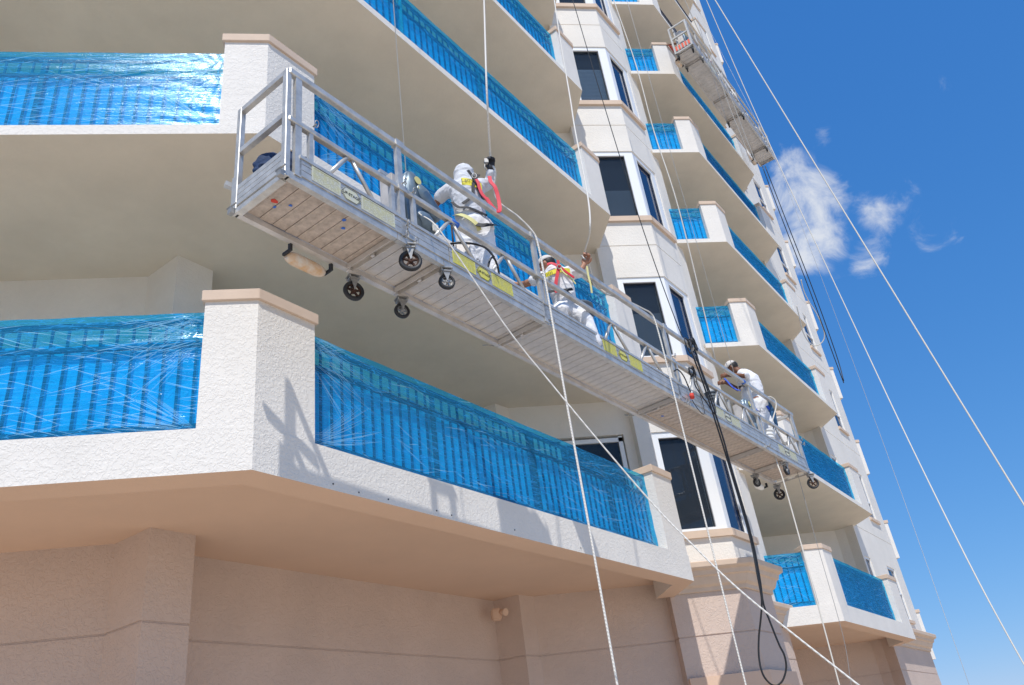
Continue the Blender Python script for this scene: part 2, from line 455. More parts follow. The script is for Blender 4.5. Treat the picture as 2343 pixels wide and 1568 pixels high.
# moulded cornices: profile swept along an open path
def cornice(path, z_bot, z_top, reach, mat, name='cornice'):
    prof = [(0.0, 0.0), (0.10, 0.02), (0.12, 0.16), (0.30, 0.24), (0.42, 0.42), (0.46, 0.50), (0.60, 0.54), (0.66, 0.70), (0.86, 0.76), (0.92, 0.80), (0.94, 0.97), (0.90, 1.0), (0.0, 1.0)]
    bm = bmesh.new(); rows = []
    for o_, h in prof:
        q = offset_poly(path, 0.02 + o_ * reach, False)
        rows.append([bm.verts.new((p[0], p[1], z_bot + h * (z_top - z_bot))) for p in q])
    for i in range(len(rows) - 1):
        for k in range(len(path) - 1):
            bm.faces.new((rows[i][k], rows[i][k + 1], rows[i + 1][k + 1], rows[i + 1][k]))
    for k in (0, -1):
        try: bm.faces.new([r[k] for r in rows])
        except Exception: pass
    return P(name, bm, mat)
cornice([(3.97, 11.615), B, BC, (BC[0], BC[1] + 1.2)], 3.87, 4.262, 0.26, M_CAP)
cornice([RT(12.3, -1.05), RT(13.35, -1.05), (WE[0], WE[1] + 1.0)], 3.87, 4.262, 0.22, M_CAP)
q = RT(24.6, -0.85)
cornice([RT(20.5, -0.85), q, (q[0], q[1] + 1.5)], 3.90, 4.35, 0.30, M_CAP)
cornice([RT(20.5, -0.85), q, (q[0], q[1] + 1.5)], Z(TOP) - 0.3, Z(TOP) + 0.4, 0.6, M_CAP)

# ---------------------------------------------------------------- bay windows
def bay_window(lv):
    dz = 3.0 * lv; zb, zt = 4.766 + dz, 6.42 + dz
    s = bmesh.new()
    prism(s, band([(3.98, 11.615), B, RT(9.50, 0.13)], 0.055, -0.13), 4.655 + dz, 4.764 + dz)
    P('sill', s, M_CAP)
    f = bmesh.new()
    path = [(4.20, 11.615), B, RT(9.44, 0.13)]
    prism(f, band(path, -0.02, -0.10), zb, zb + 0.055)
    prism(f, band(path, -0.02, -0.10), zt - 0.10, zt)
    prism(f, band([(4.20, 11.615), (4.30, 11.615)], -0.02, -0.10), zb + .055, zt - .10)
    prism(f, band([(4.905, 11.615), B, RT(8.66, 0.13)], -0.02, -0.10), zb + .055, zt - .10)
    prism(f, band([RT(9.27, .13), RT(9.44, .13)], -0.02, -0.10), zb + .055, zt - .10)
    fr = P('window_frame', f, M_VINYL)
    for path2, mat in (([(4.30, 11.615), (4.905, 11.615)], M_PANE), ([RT(8.66, 0.13), RT(9.27, .13)], M_PANEB)):
        b = bmesh.new(); prism(b, band(path2, -0.075, -0.08), zb + .055, zt - .10)
        P('pane', b, mat, fr)
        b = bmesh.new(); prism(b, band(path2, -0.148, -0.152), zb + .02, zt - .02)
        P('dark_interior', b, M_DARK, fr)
        # thin dark gasket
        b = bmesh.new()
        q0 = offset_poly(path2, -0.062, False)
        for u0, u1 in (((q0[0][0], q0[0][1], zb + .06), (q0[0][0], q0[0][1], zt - .105)), ((q0[1][0], q0[1][1], zb + .06), (q0[1][0], q0[1][1], zt - .105)),
                       ((q0[0][0], q0[0][1], zt - .106), (q0[1][0], q0[1][1], zt - .106))):
            bar(b, u0, u1, 0.018)
        P('gasket', b, M_PICK, fr)
    if lv == 3:
        src = None
        for k in range(26):
            z = zb + 0.07 + k * 0.040
            b = bmesh.new(); bar(b, (4.31, 11.745, z), (4.90, 11.745, z), 0.004, 0.030); P('blind_slat', b, M_BLIND, fr)
    elif lv in (1, 2):
        b = bmesh.new(); box(b, 4.31, 4.90, 11.735, 11.74, zb + 0.05, zb + (0.75 if lv == 2 else 0.95)); P('roller_shade', b, base_mat('grey_shade_%d' % lv, (0.32, 0.325, 0.33), 0.9), fr)
for lv in range(0, 7): bay_window(lv)

def far_window(lv, a, b):
    dz = 3.0 * lv
    f = bmesh.new()
    for (t0, t1, z0, z1) in ((a, b, 4.72, 4.78), (a, b, 6.19, 6.25), (a, a + .04, 4.78, 6.19), (b - .04, b, 4.78, 6.19), (a, b, 5.48, 5.52) if lv == 0 else (a, b, 5.30, 5.34)):
        prism(f, [RT(t0, -.875), RT(t1, -.875), RT(t1, -.95), RT(t0, -.95)], z0 + dz, z1 + dz)
    fr = P('window_frame', f, M_VINYL)
    p = bmesh.new(); prism(p, [RT(a + .04, -.905), RT(b - .04, -.905), RT(b - .04, -.91), RT(a + .04, -.91)], 4.78 + dz, 6.19 + dz); P('pane', p, M_PANEB, fr)
    s = bmesh.new(); prism(s, [RT(a - .06, -.79), RT(b + .06, -.79), RT(b + .06, -.90), RT(a - .06, -.90)], 4.63 + dz, 4.717 + dz); P('sill', s, M_CAP)
for lv in range(0, 10):
    for a, b in WIN_R: far_window(lv, a, b)

def balcony_door(x0, x1, y, lv, zt):
    dz = 3.0 * lv; f = bmesh.new()
    for (a, b, z0, z1) in ((x0, x0 + .07, 4.22, zt), (x1 - .09, x1 - .02, 4.22, zt), (x0, x1 - .02, zt - .09, zt - .02)):
        box(f, a, b, y, y + .06, z0 + dz, z1 + dz - (0.0 if z0 == 4.22 else 0))
    fr = P('door_frame', f, M_VINYL)
    p = bmesh.new(); box(p, x0 + .07, x1 - .09, y + .03, y + .036, 4.22 + dz, zt - .09 + dz); P('pane', p, M_PANE, fr)
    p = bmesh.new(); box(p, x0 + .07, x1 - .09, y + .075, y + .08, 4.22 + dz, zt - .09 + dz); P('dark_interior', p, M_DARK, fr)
for lv in (0, 1):
    balcony_door(2.68, 3.80, 11.83, lv, 6.48)
    balcony_door(10.3, 11.9, 21.30, lv, 6.33)

# ---------------------------------------------------------------- balconies
def cap_ring(poly, z, label=None, par=None):
    bm = bmesh.new(); prism(bm, offset_poly(poly, 0.025), z, z + 0.10)
    bmesh.ops.bevel(bm, geom=bm.edges[:], offset=0.006, segments=1, affect='EDGES')
    return P('pier_cap', bm, M_CAP, par)

def balcony(slab, edge, lv, piers, returns):
    """slab polygon; edge = open outer path; piers = plan polygons (counter-clockwise seen so that offset grows outward)"""
    zb = Z(lv)
    bm = bmesh.new(); prism(bm, slab, zb, zb + 0.112)
    for f in bm.faces:
        if f.calc_center_median().z < zb + 0.01 or abs(f.normal.z) > 0.9: f.material_index = 1
    bm.normal_update()
    bot = [f for f in bm.faces if f.calc_center_median().z < zb + 0.005]
    for f in bm.faces: f.material_index = 0
    for f in bot: f.material_index = 1
    mats = [M_STUC, M_CREAM if lv else M_PEACHC]
    b = P('balcony', bm, mats)
    if lv == 0:
        bm = bmesh.new()
        prism(bm, offset_poly(edge, 0.004, False) + offset_poly(edge, -0.27, False)[::-1], 3.85, zb + 0.108)
        bot = [f for f in bm.faces if f.calc_center_median().z < 3.855]
        for f in bot: f.material_index = 1
        P('fascia_beam', bm, mats, b)
    for pl in piers:
        bm = bmesh.new(); prism(bm, pl, zb + 0.112, zb + 1.202)
        P('pier', bm, M_STUC, b)
        cap_ring(pl, zb + 1.202, par=b)
    for r0, r1 in returns:
        bm = bmesh.new(); prism(bm, offset_poly([r0, r1], -0.004, False) + offset_poly([r0, r1], -0.16, False)[::-1], zb + .112, zb + 1.0); P('return_wall', bm, M_STUC, b)
    return b

F_slab = [(-9, 5.615), (A.x, A.y), E1, (E1[0], 12.0), (1.0, 12.3), (-9, 12.3)]
F_edge = [(-9, 5.615), (A.x, A.y), E1, (E1[0], 11.60)]
pierL = [(-1.350, 5.619), (A.x, A.y + 0.004), RT(0.577, -0.004), RT(0.577, -0.30), RT(0.13, -0.30), (-1.350, 5.915)]
def pierE(t0, t1, n):
    a, b_ = RT(t0, n), RT(t1, n)
    return [a, b_, (b_[0], b_[1] + 0.42), RT(t1 - .3, n - .38), RT(t0, n - 0.34)]
for lv in range(0, 6):
    balcony(F_slab, F_edge, lv, [pierL, pierE(6.52, 7.08, -0.004)], [((E1[0] - .004, E1[1] + .42), (E1[0] - .004, 11.60))])
G_slab = [(7.40, 15.62), A2, E2, (E2[0], 21.5), (7.4, 21.5), (7.4, 16.3)]
G_edge = [(7.44, 15.62), A2, E2, (E2[0], 20.82)]
g14 = (A2[0] + RD.x * 0.57, A2[1] + RD.y * 0.57)
pierG = [(8.29, 15.624), (A2[0], A2[1] + .004), (g14[0] - .003, g14[1] + .003), (g14[0] - .215, g14[1] + .21), (A2[0] - 0.12, A2[1] + .30), (8.29, 15.92)]
nE = -0.15
for lv in range(0, 10):
    balcony(G_slab, G_edge, lv, [pierG, pierE(19.12, 19.92, nE - .002)], [((E2[0] - .004, E2[1] + .42), (E2[0] - .004, 20.82))])
H_edge = [(15.5, 25.60), (16.92, 25.60), (20.0, 28.7)]
for lv in range(0, 10):
    balcony([(15.5, 25.6), (16.92, 25.6), (17.1, 28.7), (15.5, 28.7)], [(15.5, 25.6), (16.92, 25.6), (17.1, 28.7)], lv,
            [[(16.25, 25.604), (16.92, 25.604), (16.97, 26.1), (16.7, 26.1), (16.25, 25.9)]], [])

for t_, z_ in ((0.75, 3.90), (1.02, 3.885), (1.35, 3.89), (1.95, 3.90), (2.15, 3.895), (3.1, 3.91), (4.3, 3.90)):
    bm = bmesh.new(); bmesh.ops.create_uvsphere(bm, u_segments=8, v_segments=6, radius=0.007)
    p_ = RT(t_, 0.005); bmesh.ops.transform(bm, matrix=Matrix.Translation((p_[0], p_[1], z_)), verts=bm.verts[:]); P('fixing_hole', bm, M_DARK)
# railings: rails, and pickets one by one where the photograph shows them
pk = bmesh.new(); box(pk, -0.009, 0.009, -0.009, 0.009, 0, 0.92)
pk_src = obj('picket', pk, M_PICK, None); bpy.context.scene.collection.objects.unlink(pk_src)
def railing(p0, p1, lv, single=True, wrapped=True):
    zb = Z(lv) + 0.112
    p0, p1 = Vector(p0), Vector(p1); d = p1 - p0; L = d.length; u = d / L
    bm = bmesh.new()
    bar(bm, (p0.x, p0.y, zb + 1.01), (p1.x, p1.y, zb + 1.01), 0.045, 0.035)
    bar(bm, (p0.x, p0.y, zb + .10), (p1.x, p1.y, zb + .10), 0.035, 0.03)
    if wrapped:
        bar(bm, (p0.x, p0.y, zb + .80), (p1.x, p1.y, zb + .80), 0.035, 0.03)
    k = 0; t = 1.6
    while t < L - 0.6:
        q = p0 + u * t; bar(bm, (q.x, q.y, zb), (q.x, q.y, zb + 1.0), 0.045); t += 1.65
    rl = P('railing', bm, M_PICK)
    n = int(L / 0.118)
    if single:
        rot = math.atan2(u.y, u.x)
        for i in range(n):
            q = p0 + u * (0.06 + i * L / n)
            o = bpy.data.objects.new('picket', pk_src.data); C.objects.link(o); o.parent = rl
            o.location = (q.x - 3, q.y - 14, zb + 0.06); o.rotation_euler = (0, 0, rot)
    else:
        bm = bmesh.new()
        for i in range(n):
            q = p0 + u * (0.06 + i * L / n)
            bar(bm, (q.x, q.y, zb + .06), (q.x, q.y, zb + .99), 0.019)
        o = P('picket_row', bm, M_PICK, rl); o['kind'] = 'stuff'
def on(t, n, lv=0): return RT(t, n)
for lv in range(0, 5):
    railing(RT(0.60, -0.17), RT(6.50, -0.17), lv, lv < 4)
    if lv < 2: railing((-4.6, 5.615 + .17), (-1.37, 5.615 + .17), lv, True)
def g_pt(s, off):   # along the far balcony's long front, s from its corner
    u = (Vector(E2) - Vector(A2)).normalized(); nrm = Vector((u.y, -u.x)); v = Vector(A2) + u * s + nrm * off
    return (v.x, v.y)
for lv in range(0, 9):
    railing((7.46, 15.62 + .17), (8.27, 15.62 + .17), lv, False, lv < 7)
    railing(g_pt(0.60, -.17), g_pt(5.17, -.17), lv, False, lv < 6)
bm = bmesh.new(); box(bm, 1.33, 1.47, 11.48, 11.60, 3.76, 3.92)
bmesh.ops.bevel(bm, geom=[e for e in bm.edges], offset=0.02, segments=2, affect='EDGES')
P('vent_box', bm, M_PEACHC)
bm = bmesh.new(); tube(bm, [(1.46, 11.50, 3.86), (1.52, 11.42, 3.84)], [0.035, 0.05], 14); P('flood_light', bm, M_PEACHC)

# ---------------------------------------------------------------- plastic film on the railings
def film(p0, p1, lv, label, res=0.02, amp=0.012, z_lo=0.10, z_hi=1.075, seed=0, fans=True, ncr=0):
    zb = Z(lv); p0, p1 = Vector(p0), Vector(p1); d = p1 - p0; L = d.length; u = d / L; nr = Vector((u.y, -u.x))
    H = z_hi - z_lo + .112
    z_lo += 0.0
    H = (zb + z_hi + .112) - (zb + .112 + z_lo - 0.09)
    zs = zb + .112 + z_lo - 0.09
    nx = max(8, int(L / res)); nz = max(6, int(H / res))
    bm = bmesh.new(); uvl = bm.loops.layers.uv.new('UVMap'); g = []
    corners = [(0, H), (0, 0.78 * H), (L, H), (L, 0.0), (L, 0.78 * H), (0, 0)]
    for j in range(nz + 1):
        row = []
        for i in range(nx + 1):
            x = L * i / nx; z = H * j / nz
            s = noise.noise(Vector((x * 1.1 + seed, z * 11 + 3 * noise.noise(Vector((x * 0.9, z * 1.5, seed))), seed * 3.1)))
            o = amp * 0.7 * s
            if fans:
                for ci, (cx, cz) in enumerate(corners):
                    dx, dz = x - cx, z - cz; r = math.hypot(dx, dz)
                    if 0.015 < r < 1.1:
                        a = math.atan2(dz, abs(dx) + 1e-6)
                        w = math.exp(-((r - 0.22) / 0.38) ** 2)
                        o += amp * 0.75 * w * min(1, r * 5) * noise.noise(Vector((a * 9, ci * 7.3 + seed, r * 0.6)))
            # sagging double layer under the top rail
            c = 0.79 * H + 0.02 * math.sin(x * 2.1 + seed)
            o += amp * 1.6 * math.exp(-((z - c) / 0.035) ** 2) * (0.6 + noise.noise(Vector((x * 4, 1.7 * seed, z * 14))))
            edge = 0.012 * noise.noise(Vector((x * 3.0, seed, 0)))
            zz = zs + z + (edge if j == nz else 0) * 0.5 - (edge if j == 0 else 0)
            v = p0 + u * x + nr * (0.012 + o)
            row.append(bm.verts.new((v.x, v.y, zz)))
        g.append(row)
    for j in range(nz):
        for i in range(nx):
            f = bm.faces.new((g[j][i], g[j][i + 1], g[j + 1][i + 1], g[j + 1][i])); f.smooth = True
            for lp, (a, b_) in zip(f.loops, ((i, j), (i + 1, j), (i + 1, j + 1), (i, j + 1))):
                lp[uvl].uv = (L * a / nx + seed * 1.37, H * b_ / nz + seed * 0.71)
    base = Vector((p0.x, p0.y, zb))
    t = thing('plastic_film', label, 'plastic film', base, 'blue plastic films wrapped round the balcony railings')
    o = obj('outer_film', bm, M_FILM, t); o.data.transform(Matrix.Translation(-base))
    if ncr:
        # folds where the film is drawn tight: narrow raised pleats, mostly fanning out from the corners
        rnd = random.Random(seed * 17 + 3); bm = bmesh.new()
        for k in range(ncr):
            if rnd.random() < 0.5:
                cx, cz = rnd.choice(((L, H), (L, H * .78), (L, 0.02), (0, H), (0, .78 * H), (0, .02)))
                a = rnd.uniform(-0.95, 0.95); sx = -1 if cx else 1
                if cz > H * .9: a = -abs(a)
                if cz < H * .1: a = abs(a) * .8
                r0 = rnd.uniform(0.03, 0.25); ln = rnd.uniform(0.15, 0.75)
                x0, z0 = cx + sx * math.cos(a) * r0, cz + math.sin(a) * r0
                x1, z1 = cx + sx * math.cos(a) * (r0 + ln), cz + math.sin(a) * (r0 + ln)
            else:
                x0 = rnd.uniform(0, L); z0 = rnd.uniform(.04, H - .03); ln = rnd.uniform(0.08, 0.50); a = rnd.choice((-.35, -.25, .12, .2)) + rnd.uniform(-.12, .12)
                x1, z1 = x0 + ln * math.cos(a), z0 + ln * math.sin(a)
            n_ = 6; w_ = rnd.uniform(0.0012, 0.0034); bow = rnd.uniform(-.03, .03) * ln; A_, B_ = [], []
            for i in range(n_ + 1):
                t_ = i / n_; x = x0 + (x1 - x0) * t_; z = z0 + (z1 - z0) * t_ + bow * math.sin(PI * t_)
                if not (0.004 < x < L - .004 and .01 < z < H - .01): continue
                ww = w_ * math.sin(PI * (t_ * .9 + .05)); v = p0 + u * x + nr * (0.024)
                A_.append(bm.verts.new((v.x, v.y, zs + z - ww))); B_.append(bm.verts.new((v.x, v.y, zs + z + ww)))
            for i in range(len(A_) - 1): bm.faces.new((A_[i], A_[i + 1], B_[i + 1], B_[i]))
        o = obj('film_creases', bm, M_CREASE, t); o.data.transform(Matrix.Translation(-base)); o['kind'] = 'stuff'
    bm = bmesh.new()
    q0 = p0 - nr * 0.052; q1 = p1 - nr * 0.052
    n2 = max(4, int(L / 0.09)); rows = []
    for zz in (zs + .02, zs + .3, zs + 0.55, zs + .80 * H):
        rows.append([])
        for i in range(n2 + 1):
            v = q0 + (q1 - q0) * i / n2 - nr * (0.006 * math.sin(i * 2.2 + zz * 3) + 0.01)
            rows[-1].append(bm.verts.new((v.x, v.y, zz + 0.008 * math.sin(i * 1.7 + seed))))
    for a, b_ in zip(rows, rows[1:]):
        for i in range(n2): bm.faces.new((a[i], a[i + 1], b_[i + 1], b_[i]))
    o = obj('inner_film', bm, M_LINER, t, True); o.data.transform(Matrix.Translation(-base))
    return t

RF = -0.145
names_F = ['deep blue film on the long balcony front below the near work platform',
           'blue film on the long balcony front directly behind the two workers in white',
           'blue film on the long balcony front above the near work platform, crossed by two ropes',
           'blue film on the short stretch of balcony front at the top centre of the picture',
           'blue film on the highest balcony front at the top left edge of the bay']
for lv in range(0, 5):
    film(RT(0.585, RF), RT(6.515, RF), lv, names_F[lv], 0.03 if lv < 3 else 0.06, 0.010, seed=lv + 1, ncr=(300, 260, 200, 120, 0)[lv])
film((-4.7, 5.615 + .145), (-1.352, 5.615 + .145), 0, 'light blue crinkled film on the lower left balcony front beside the big stucco pier', 0.018, 0.006, seed=11, ncr=420)
film((-4.7, 5.615 + .145), (-1.352, 5.615 + .145), 1, 'shiny light blue film on the upper left balcony front beside the platform end', 0.018, 0.006, seed=12, ncr=420)
ords = ['lowest', 'second lowest', 'third', 'fourth', 'fifth', 'sixth', 'seventh']
for lv in range(0, 7):
    film((7.44, 15.62 + .145), (8.29, 15.62 + .145), lv, 'small bright blue film panel on the short front, %s balcony up the far stack' % ords[lv], 0.022, 0.012, seed=20 + lv, ncr=45)
    if lv < 6:
        film(g_pt(0.575, -.145), g_pt(5.185, -.145), lv, 'dark blue film on the long receding front, %s balcony up the far stack' % ords[lv], 0.06, 0.012, seed=30 + lv, ncr=90)

# ---------------------------------------------------------------- suspended work platforms
class Frame:
    """local frame of a platform: s along it, w towards the wall, z up from its underside"""
    def __init__(s, o, end, z):
        s.o = Vector((o[0], o[1], z)); d = Vector((end[0] - o[0], end[1] - o[1], 0)); s.L = d.length
        s.u = d.normalized(); s.w = Vector((-s.u.y, s.u.x, 0))
        s.M = Matrix((s.u, s.w, Vector((0, 0, 1)))).transposed().to_4x4(); s.M.translation = s.o
    def __call__(s, a, w, z): return s.o + s.u * a + s.w * w + Vector((0, 0, z))

def text_mesh(name, body, size, mat, parent, M, extrude=0.0006):
    cu = bpy.data.curves.new(name, 'FONT'); cu.body = body; cu.size = size; cu.extrude = extrude
    cu.align_x = 'CENTER'; cu.align_y = 'CENTER'
    o = bpy.data.objects.new(name, cu); C.objects.link(o)
    me = bpy.data.meshes.new_from_object(o); bpy.data.objects.remove(o)
    me.materials.clear(); me.materials.append(mat)
    o = link(bpy.data.objects.new(name, me), parent); o.matrix_local = M
    return o

def platform(fr, W, label, spec, near=True):
    t = thing('suspended_platform', label, 'work platform')
    t.matrix_world = fr.M
    L = fr.L
    def part(name, bm, mat, par=None, smooth=False): return obj(name, bm, mat, par or t, smooth)
    # long side beams: angle sections with the deck sitting between them
    for w0, nm in ((0.0, 'side_beam'), (W - 0.045, 'side_beam')):
        for a, b in zip(spec['joints'][:-1], spec['joints'][1:]):
            bm = bmesh.new()
            box(bm, a + .004, b - .004, w0, w0 + 0.045, 0.0, 0.010)
            x = w0 if w0 == 0 else w0 + 0.039
            box(bm, a + .004, b - .004, x, x + 0.006, 0.010, 0.062)
            x2 = w0 + 0.039 if w0 == 0 else w0
            box(bm, a + .004, b - .004, x2, x2 + 0.005, 0.010, 0.046)
            part(nm, bm, M_ALU if w0 == 0 else M_ALUD)
    # cross beams (channels, open below)
    for s_ in spec['cross']:
        bm = bmesh.new()
        box(bm, s_ - .032, s_ + .032, 0.046, W - .046, 0.034, 0.040)
        box(bm, s_ - .032, s_ - .026, 0.046, W - .046, -0.006, 0.034)
        box(bm, s_ + .026, s_ + .032, 0.046, W - .046, -0.006, 0.034)
        box(bm, s_ - .012, s_ + .012, W * .45, W * .45 + .03, -0.012, 0.034)
        part('cross_beam', bm, M_ALUD)
    # deck planks, laid across, with open joints
    src = {}
    x = spec['joints'][0] + 0.06; k = 0; row = bmesh.new() if not near else None
    while x < L - 0.10:
        wd = spec['plank']
        if near:
            key = (spec['dirt'](x), k % 3)
            if key not in src:
                bm = bmesh.new()
                box(bm, 0, wd - 0.0065, 0.050, W - 0.050, 0, 0.022)
                box(bm, 0.020, 0.024, 0.050, W - 0.050, -0.0012, 0.0)
                o = obj('plank', bm, key[0], t); src[key] = o; o.location = (x, 0, 0.048)
            else:
                o = share(src[key], 'plank', t, loc=(x, 0, 0.048))
            o.location.z += random.uniform(-0.0012, 0.0012)
        else:
            box(row, x, x + wd - 0.007, 0.046, W - .046, 0.045, 0.066)
        x += wd; k += 1
    if row:
        o = part('plank_row', row, M_ALUD); o['kind'] = 'stuff'
    # toe boards: ribbed extrusions
    for (w0, sg) in ((-0.004, -1), (W - 0.006, 1)):
        for a, b in zip(spec['toe'][:-1], spec['toe'][1:]):
            bm = bmesh.new(); a += .006; b -= .006
            box(bm, a, b, w0 + 0.002, w0 + 0.009, 0.064, 0.238)
            for (z0, z1, th) in ((0.066, 0.118, .006), (0.124, 0.172, .006), (0.178, 0.214, .006), (0.218, 0.246, .013)):
                if sg < 0: box(bm, a, b, w0 + 0.002 - th, w0 + 0.002, z0, z1)
                else: box(bm, a, b, w0 + 0.009, w0 + 0.009 + th, z0, z1)
            part('toe_board', bm, M_ALU)
    # outer railing
    def rail(z, h, name, a, b, w=0.01):
        bm = bmesh.new(); box(bm, a, b, w - 0.024, w + 0.024, z, z + h)
        bmesh.ops.bevel(bm, geom=bm.edges[:], offset=0.006, segments=1, affect='EDGES')
        part(name, bm, M_ALU)
    for a, b in zip(spec['rail'][:-1], spec['rail'][1:]):
        rail(0.985, 0.055, 'top_rail', a, b); rail(0.515, 0.045, 'mid_rail', a, b)
    for s_ in spec['rail'][1:-1]:
        for z in (0.98, 0.51):
            bm = bmesh.new(); box(bm, s_ - .045, s_ + .045, -0.021, 0.041, z, z + 0.066 if z > .6 else z + .055); part('rail_sleeve', bm, M_ALU)
    for s_, z0, z1, wd in spec['posts']:
        bm = bmesh.new()
        box(bm, s_ - wd / 2, s_ + wd / 2, 0.000, 0.005, z0, z1)
        box(bm, s_ - wd / 2, s_ - wd / 2 + .005, 0.005, 0.034, z0, z1)
        box(bm, s_ + wd / 2 - .005, s_ + wd / 2, 0.005, 0.034, z0, z1)
        M = Matrix.Translation((0, -0.008, 0)); bmesh.ops.transform(bm, matrix=M, verts=bm.verts[:])
        part('post', bm, M_ALU)
    for ap, l_, r_ in spec['brace']:
        for e in (l_, r_):
            if e is None: continue
            bm = bmesh.new(); sgn = -1 if e < ap else 1
            tube(bm, [(ap + sgn * .02, 0.010, 0.525), (e, 0.010, 0.235)], 0.017, 10); part('brace', bm, M_ALU)
    # end frames
    for s_, d in ((0.0, -1), (L, 1)):
        if d > 0: s_ = spec['end']
        for w in (0.02, W - 0.02):
            bm = bmesh.new(); box(bm, s_ - .022, s_ + .022, w - .024, w + .024, 0.0, 1.02); bmesh.ops.bevel(bm, geom=bm.edges[:], offset=0.004, segments=1, affect='EDGES')
            part('end_post', bm, M_ALU)
        for z in (0.975, 0.555):
            bm = bmesh.new(); box(bm, s_ - .020, s_ + .020, 0.045, W - 0.045, z, z + .045); part('end_rail', bm, M_ALU)
        bm = bmesh.new()
        for z0, z1 in ((0.062, 0.105), (0.110, 0.152), (0.157, 0.200), (0.205, 0.246)):
            box(bm, s_ - .018, s_ - .003, 0.045, W - .045, z0, z1)
        box(bm, s_ - .010, s_ + .000, 0.045, W - .045, 0.064, 0.243)
        part('end_board', bm, M_ALU if near else M_ALU)
        bm = bmesh.new(); box(bm, s_ - .025, s_ + .055 * -d * .5, 0.046, W - .046, -0.012, 0.03); part('end_beam', bm, M_ALU)
        if near:
            for w in (0.02, W - 0.02):   # open square tube ends and pins
                bm = bmesh.new(); box(bm, s_ - .055, s_ - .022, w - .022, w + .022, -0.012, 0.034); part('tube_end', bm, M_STEEL)
                bm = bmesh.new(); tube(bm, [(s_ - .04, w - .05, .06), (s_ - .04, w + .05, .06)], 0.007, 8); part('locking_pin', bm, M_STEEL)
    # casters
    for s_, w, z, r, rust, yaw in spec['casters']:
        c = bpy.data.objects.new('caster', None); C.objects.link(c); c.parent = t; c.location = (s_, w, z); c.rotation_euler = (0, 0, yaw)
        c.empty_display_size = .05
        bm = bmesh.new()   # tyre: torus-like ring about local y
        N = 28
        prof = [(r, 0.012), (r - .004, .017), (r * .70, .016), (r * .70, -.016), (r - .004, -.017), (r, -.012)]
        rg = [[bm.verts.new((p[0] * math.cos(2 * PI * k / N), p[1], p[0] * math.sin(2 * PI * k / N))) for p in prof] for k in range(N)]
        for k in range(N):
            for j in range(6):
                f = bm.faces.new((rg[k][j], rg[k][(j + 1) % 6], rg[(k + 1) % N][(j + 1) % 6], rg[(k + 1) % N][j])); f.smooth = True
        obj('tyre', bm, M_RUBBER, c)
        bm = bmesh.new()
        tube(bm, [(r * .66 * math.cos(a), 0, r * .66 * math.sin(a)) for a in [2 * PI * k / 24 for k in range(24)]], r * .09, 6, closed=True)
        tube(bm, [(0, -.022, 0), (0, .022, 0)], r * .2, 12)
        for k in range(5):
            a = 2 * PI * k / 5 + .3; bar(bm, (0, 0, 0), (r * .66 * math.cos(a), 0, r * .66 * math.sin(a)), 0.014, r * .2, Vector((0, 1, 0)))
        obj('rim', bm, M_RUST if rust else M_STEEL, c)
        bm = bmesh.new()
        for y in (-.030, .024):
            fs = prism(bm, [(-.030, y), (.030, y), (.030, y + .006), (-.030, y + .006)], 0, r + .018)
            for f in fs:
                for v in f.verts:
                    if v.co.z < .001: v.co.x *= 0.45
        box(bm, -.042, .042, -.038, .038, r + .018, r + .028)
        obj('fork', bm, M_STEEL, c)
        bm = bmesh.new(); tube(bm, [(0, 0, r + .028), (0, 0, r + .05)], 0.026, 12)
        box(bm, -.05, .05, -.045, .045, r + .046, r + .055)
        for q in ((-.04, -.035), (.04, -.035), (.04, .035), (-.04, .035)): tube(bm, [(q[0], q[1], r + .025), (q[0], q[1], r + .065)], .006, 6)
        obj('swivel_plate', bm, M_STEEL, c)
    return t

def ribbon_pts(a, b, n=12): return [Vector(a).lerp(Vector(b), i / n) for i in range(n + 1)]
P1 = Frame((-0.566, 4.286), (6.443, 11.234), 5.40)
spec1 = dict(joints=[0.0, 1.03, 1.55, 2.93, 5.57, 8.14, 9.02, 9.86], cross=[1.03, 1.55, 2.93, 5.57, 8.14, 9.02], plank=0.112,
             dirt=lambda x: M_ALUB if x < 1.0 or x > 5.6 else M_ALUD,
             toe=[0.09, 1.14, 1.62, 2.94, 5.60, 8.16, 9.84], rail=[0.0, 1.11, 2.95, 5.66, 8.20, 9.92],
             posts=[(0.085, 0.05, 0.99, .055), (1.10, 0.06, 0.99, .055), (1.00, 0.20, 0.53, .035), (1.24, 0.20, 0.53, .035), (2.96, 0.02, 0.99, .055), (3.03, 0.2, .53, .04),
                    (5.63, 0.02, 0.99, .055), (5.74, 0.2, .53, .04), (8.17, 0.02, 0.99, .055), (8.27, 0.2, .53, .04), (9.80, 0.02, .99, .045), (0.20, 0.2, .55, .035)],
             brace=[(0.57, 0.36, 0.81), (1.70, 1.46, 1.98), (2.44, 2.20, 2.70), (3.60, 3.36, 3.85) if False else (4.29, 4.06, 4.56), (5.05, 4.8, 5.3), (6.20, 5.97, 6.42), (6.92, 6.68, 7.16), (7.75, 7.52, 7.98), (8.85, 8.6, 9.1), (9.40, 9.2, 9.62)],
             end=9.86,
             casters=[(1.176, 0.02, -.125, .090, True, -.65), (1.12, .60, -.135, .086, True, -.35), (1.64, .58, -.120, .068, False, -.4), (1.60, .03, -.125, .068, False, -.6),
                      (9.86, 0.0, -.155, .088, True, -.95), (9.86, .55, -.165, .088, True, -.95), (8.76, 0.0, -.19, .068, False, -.1), (9.05, .57, -.13, .066, False, -.4)])
pf = platform(P1, 0.585, 'long aluminium work platform hanging near the camera with three workers on it', spec1)
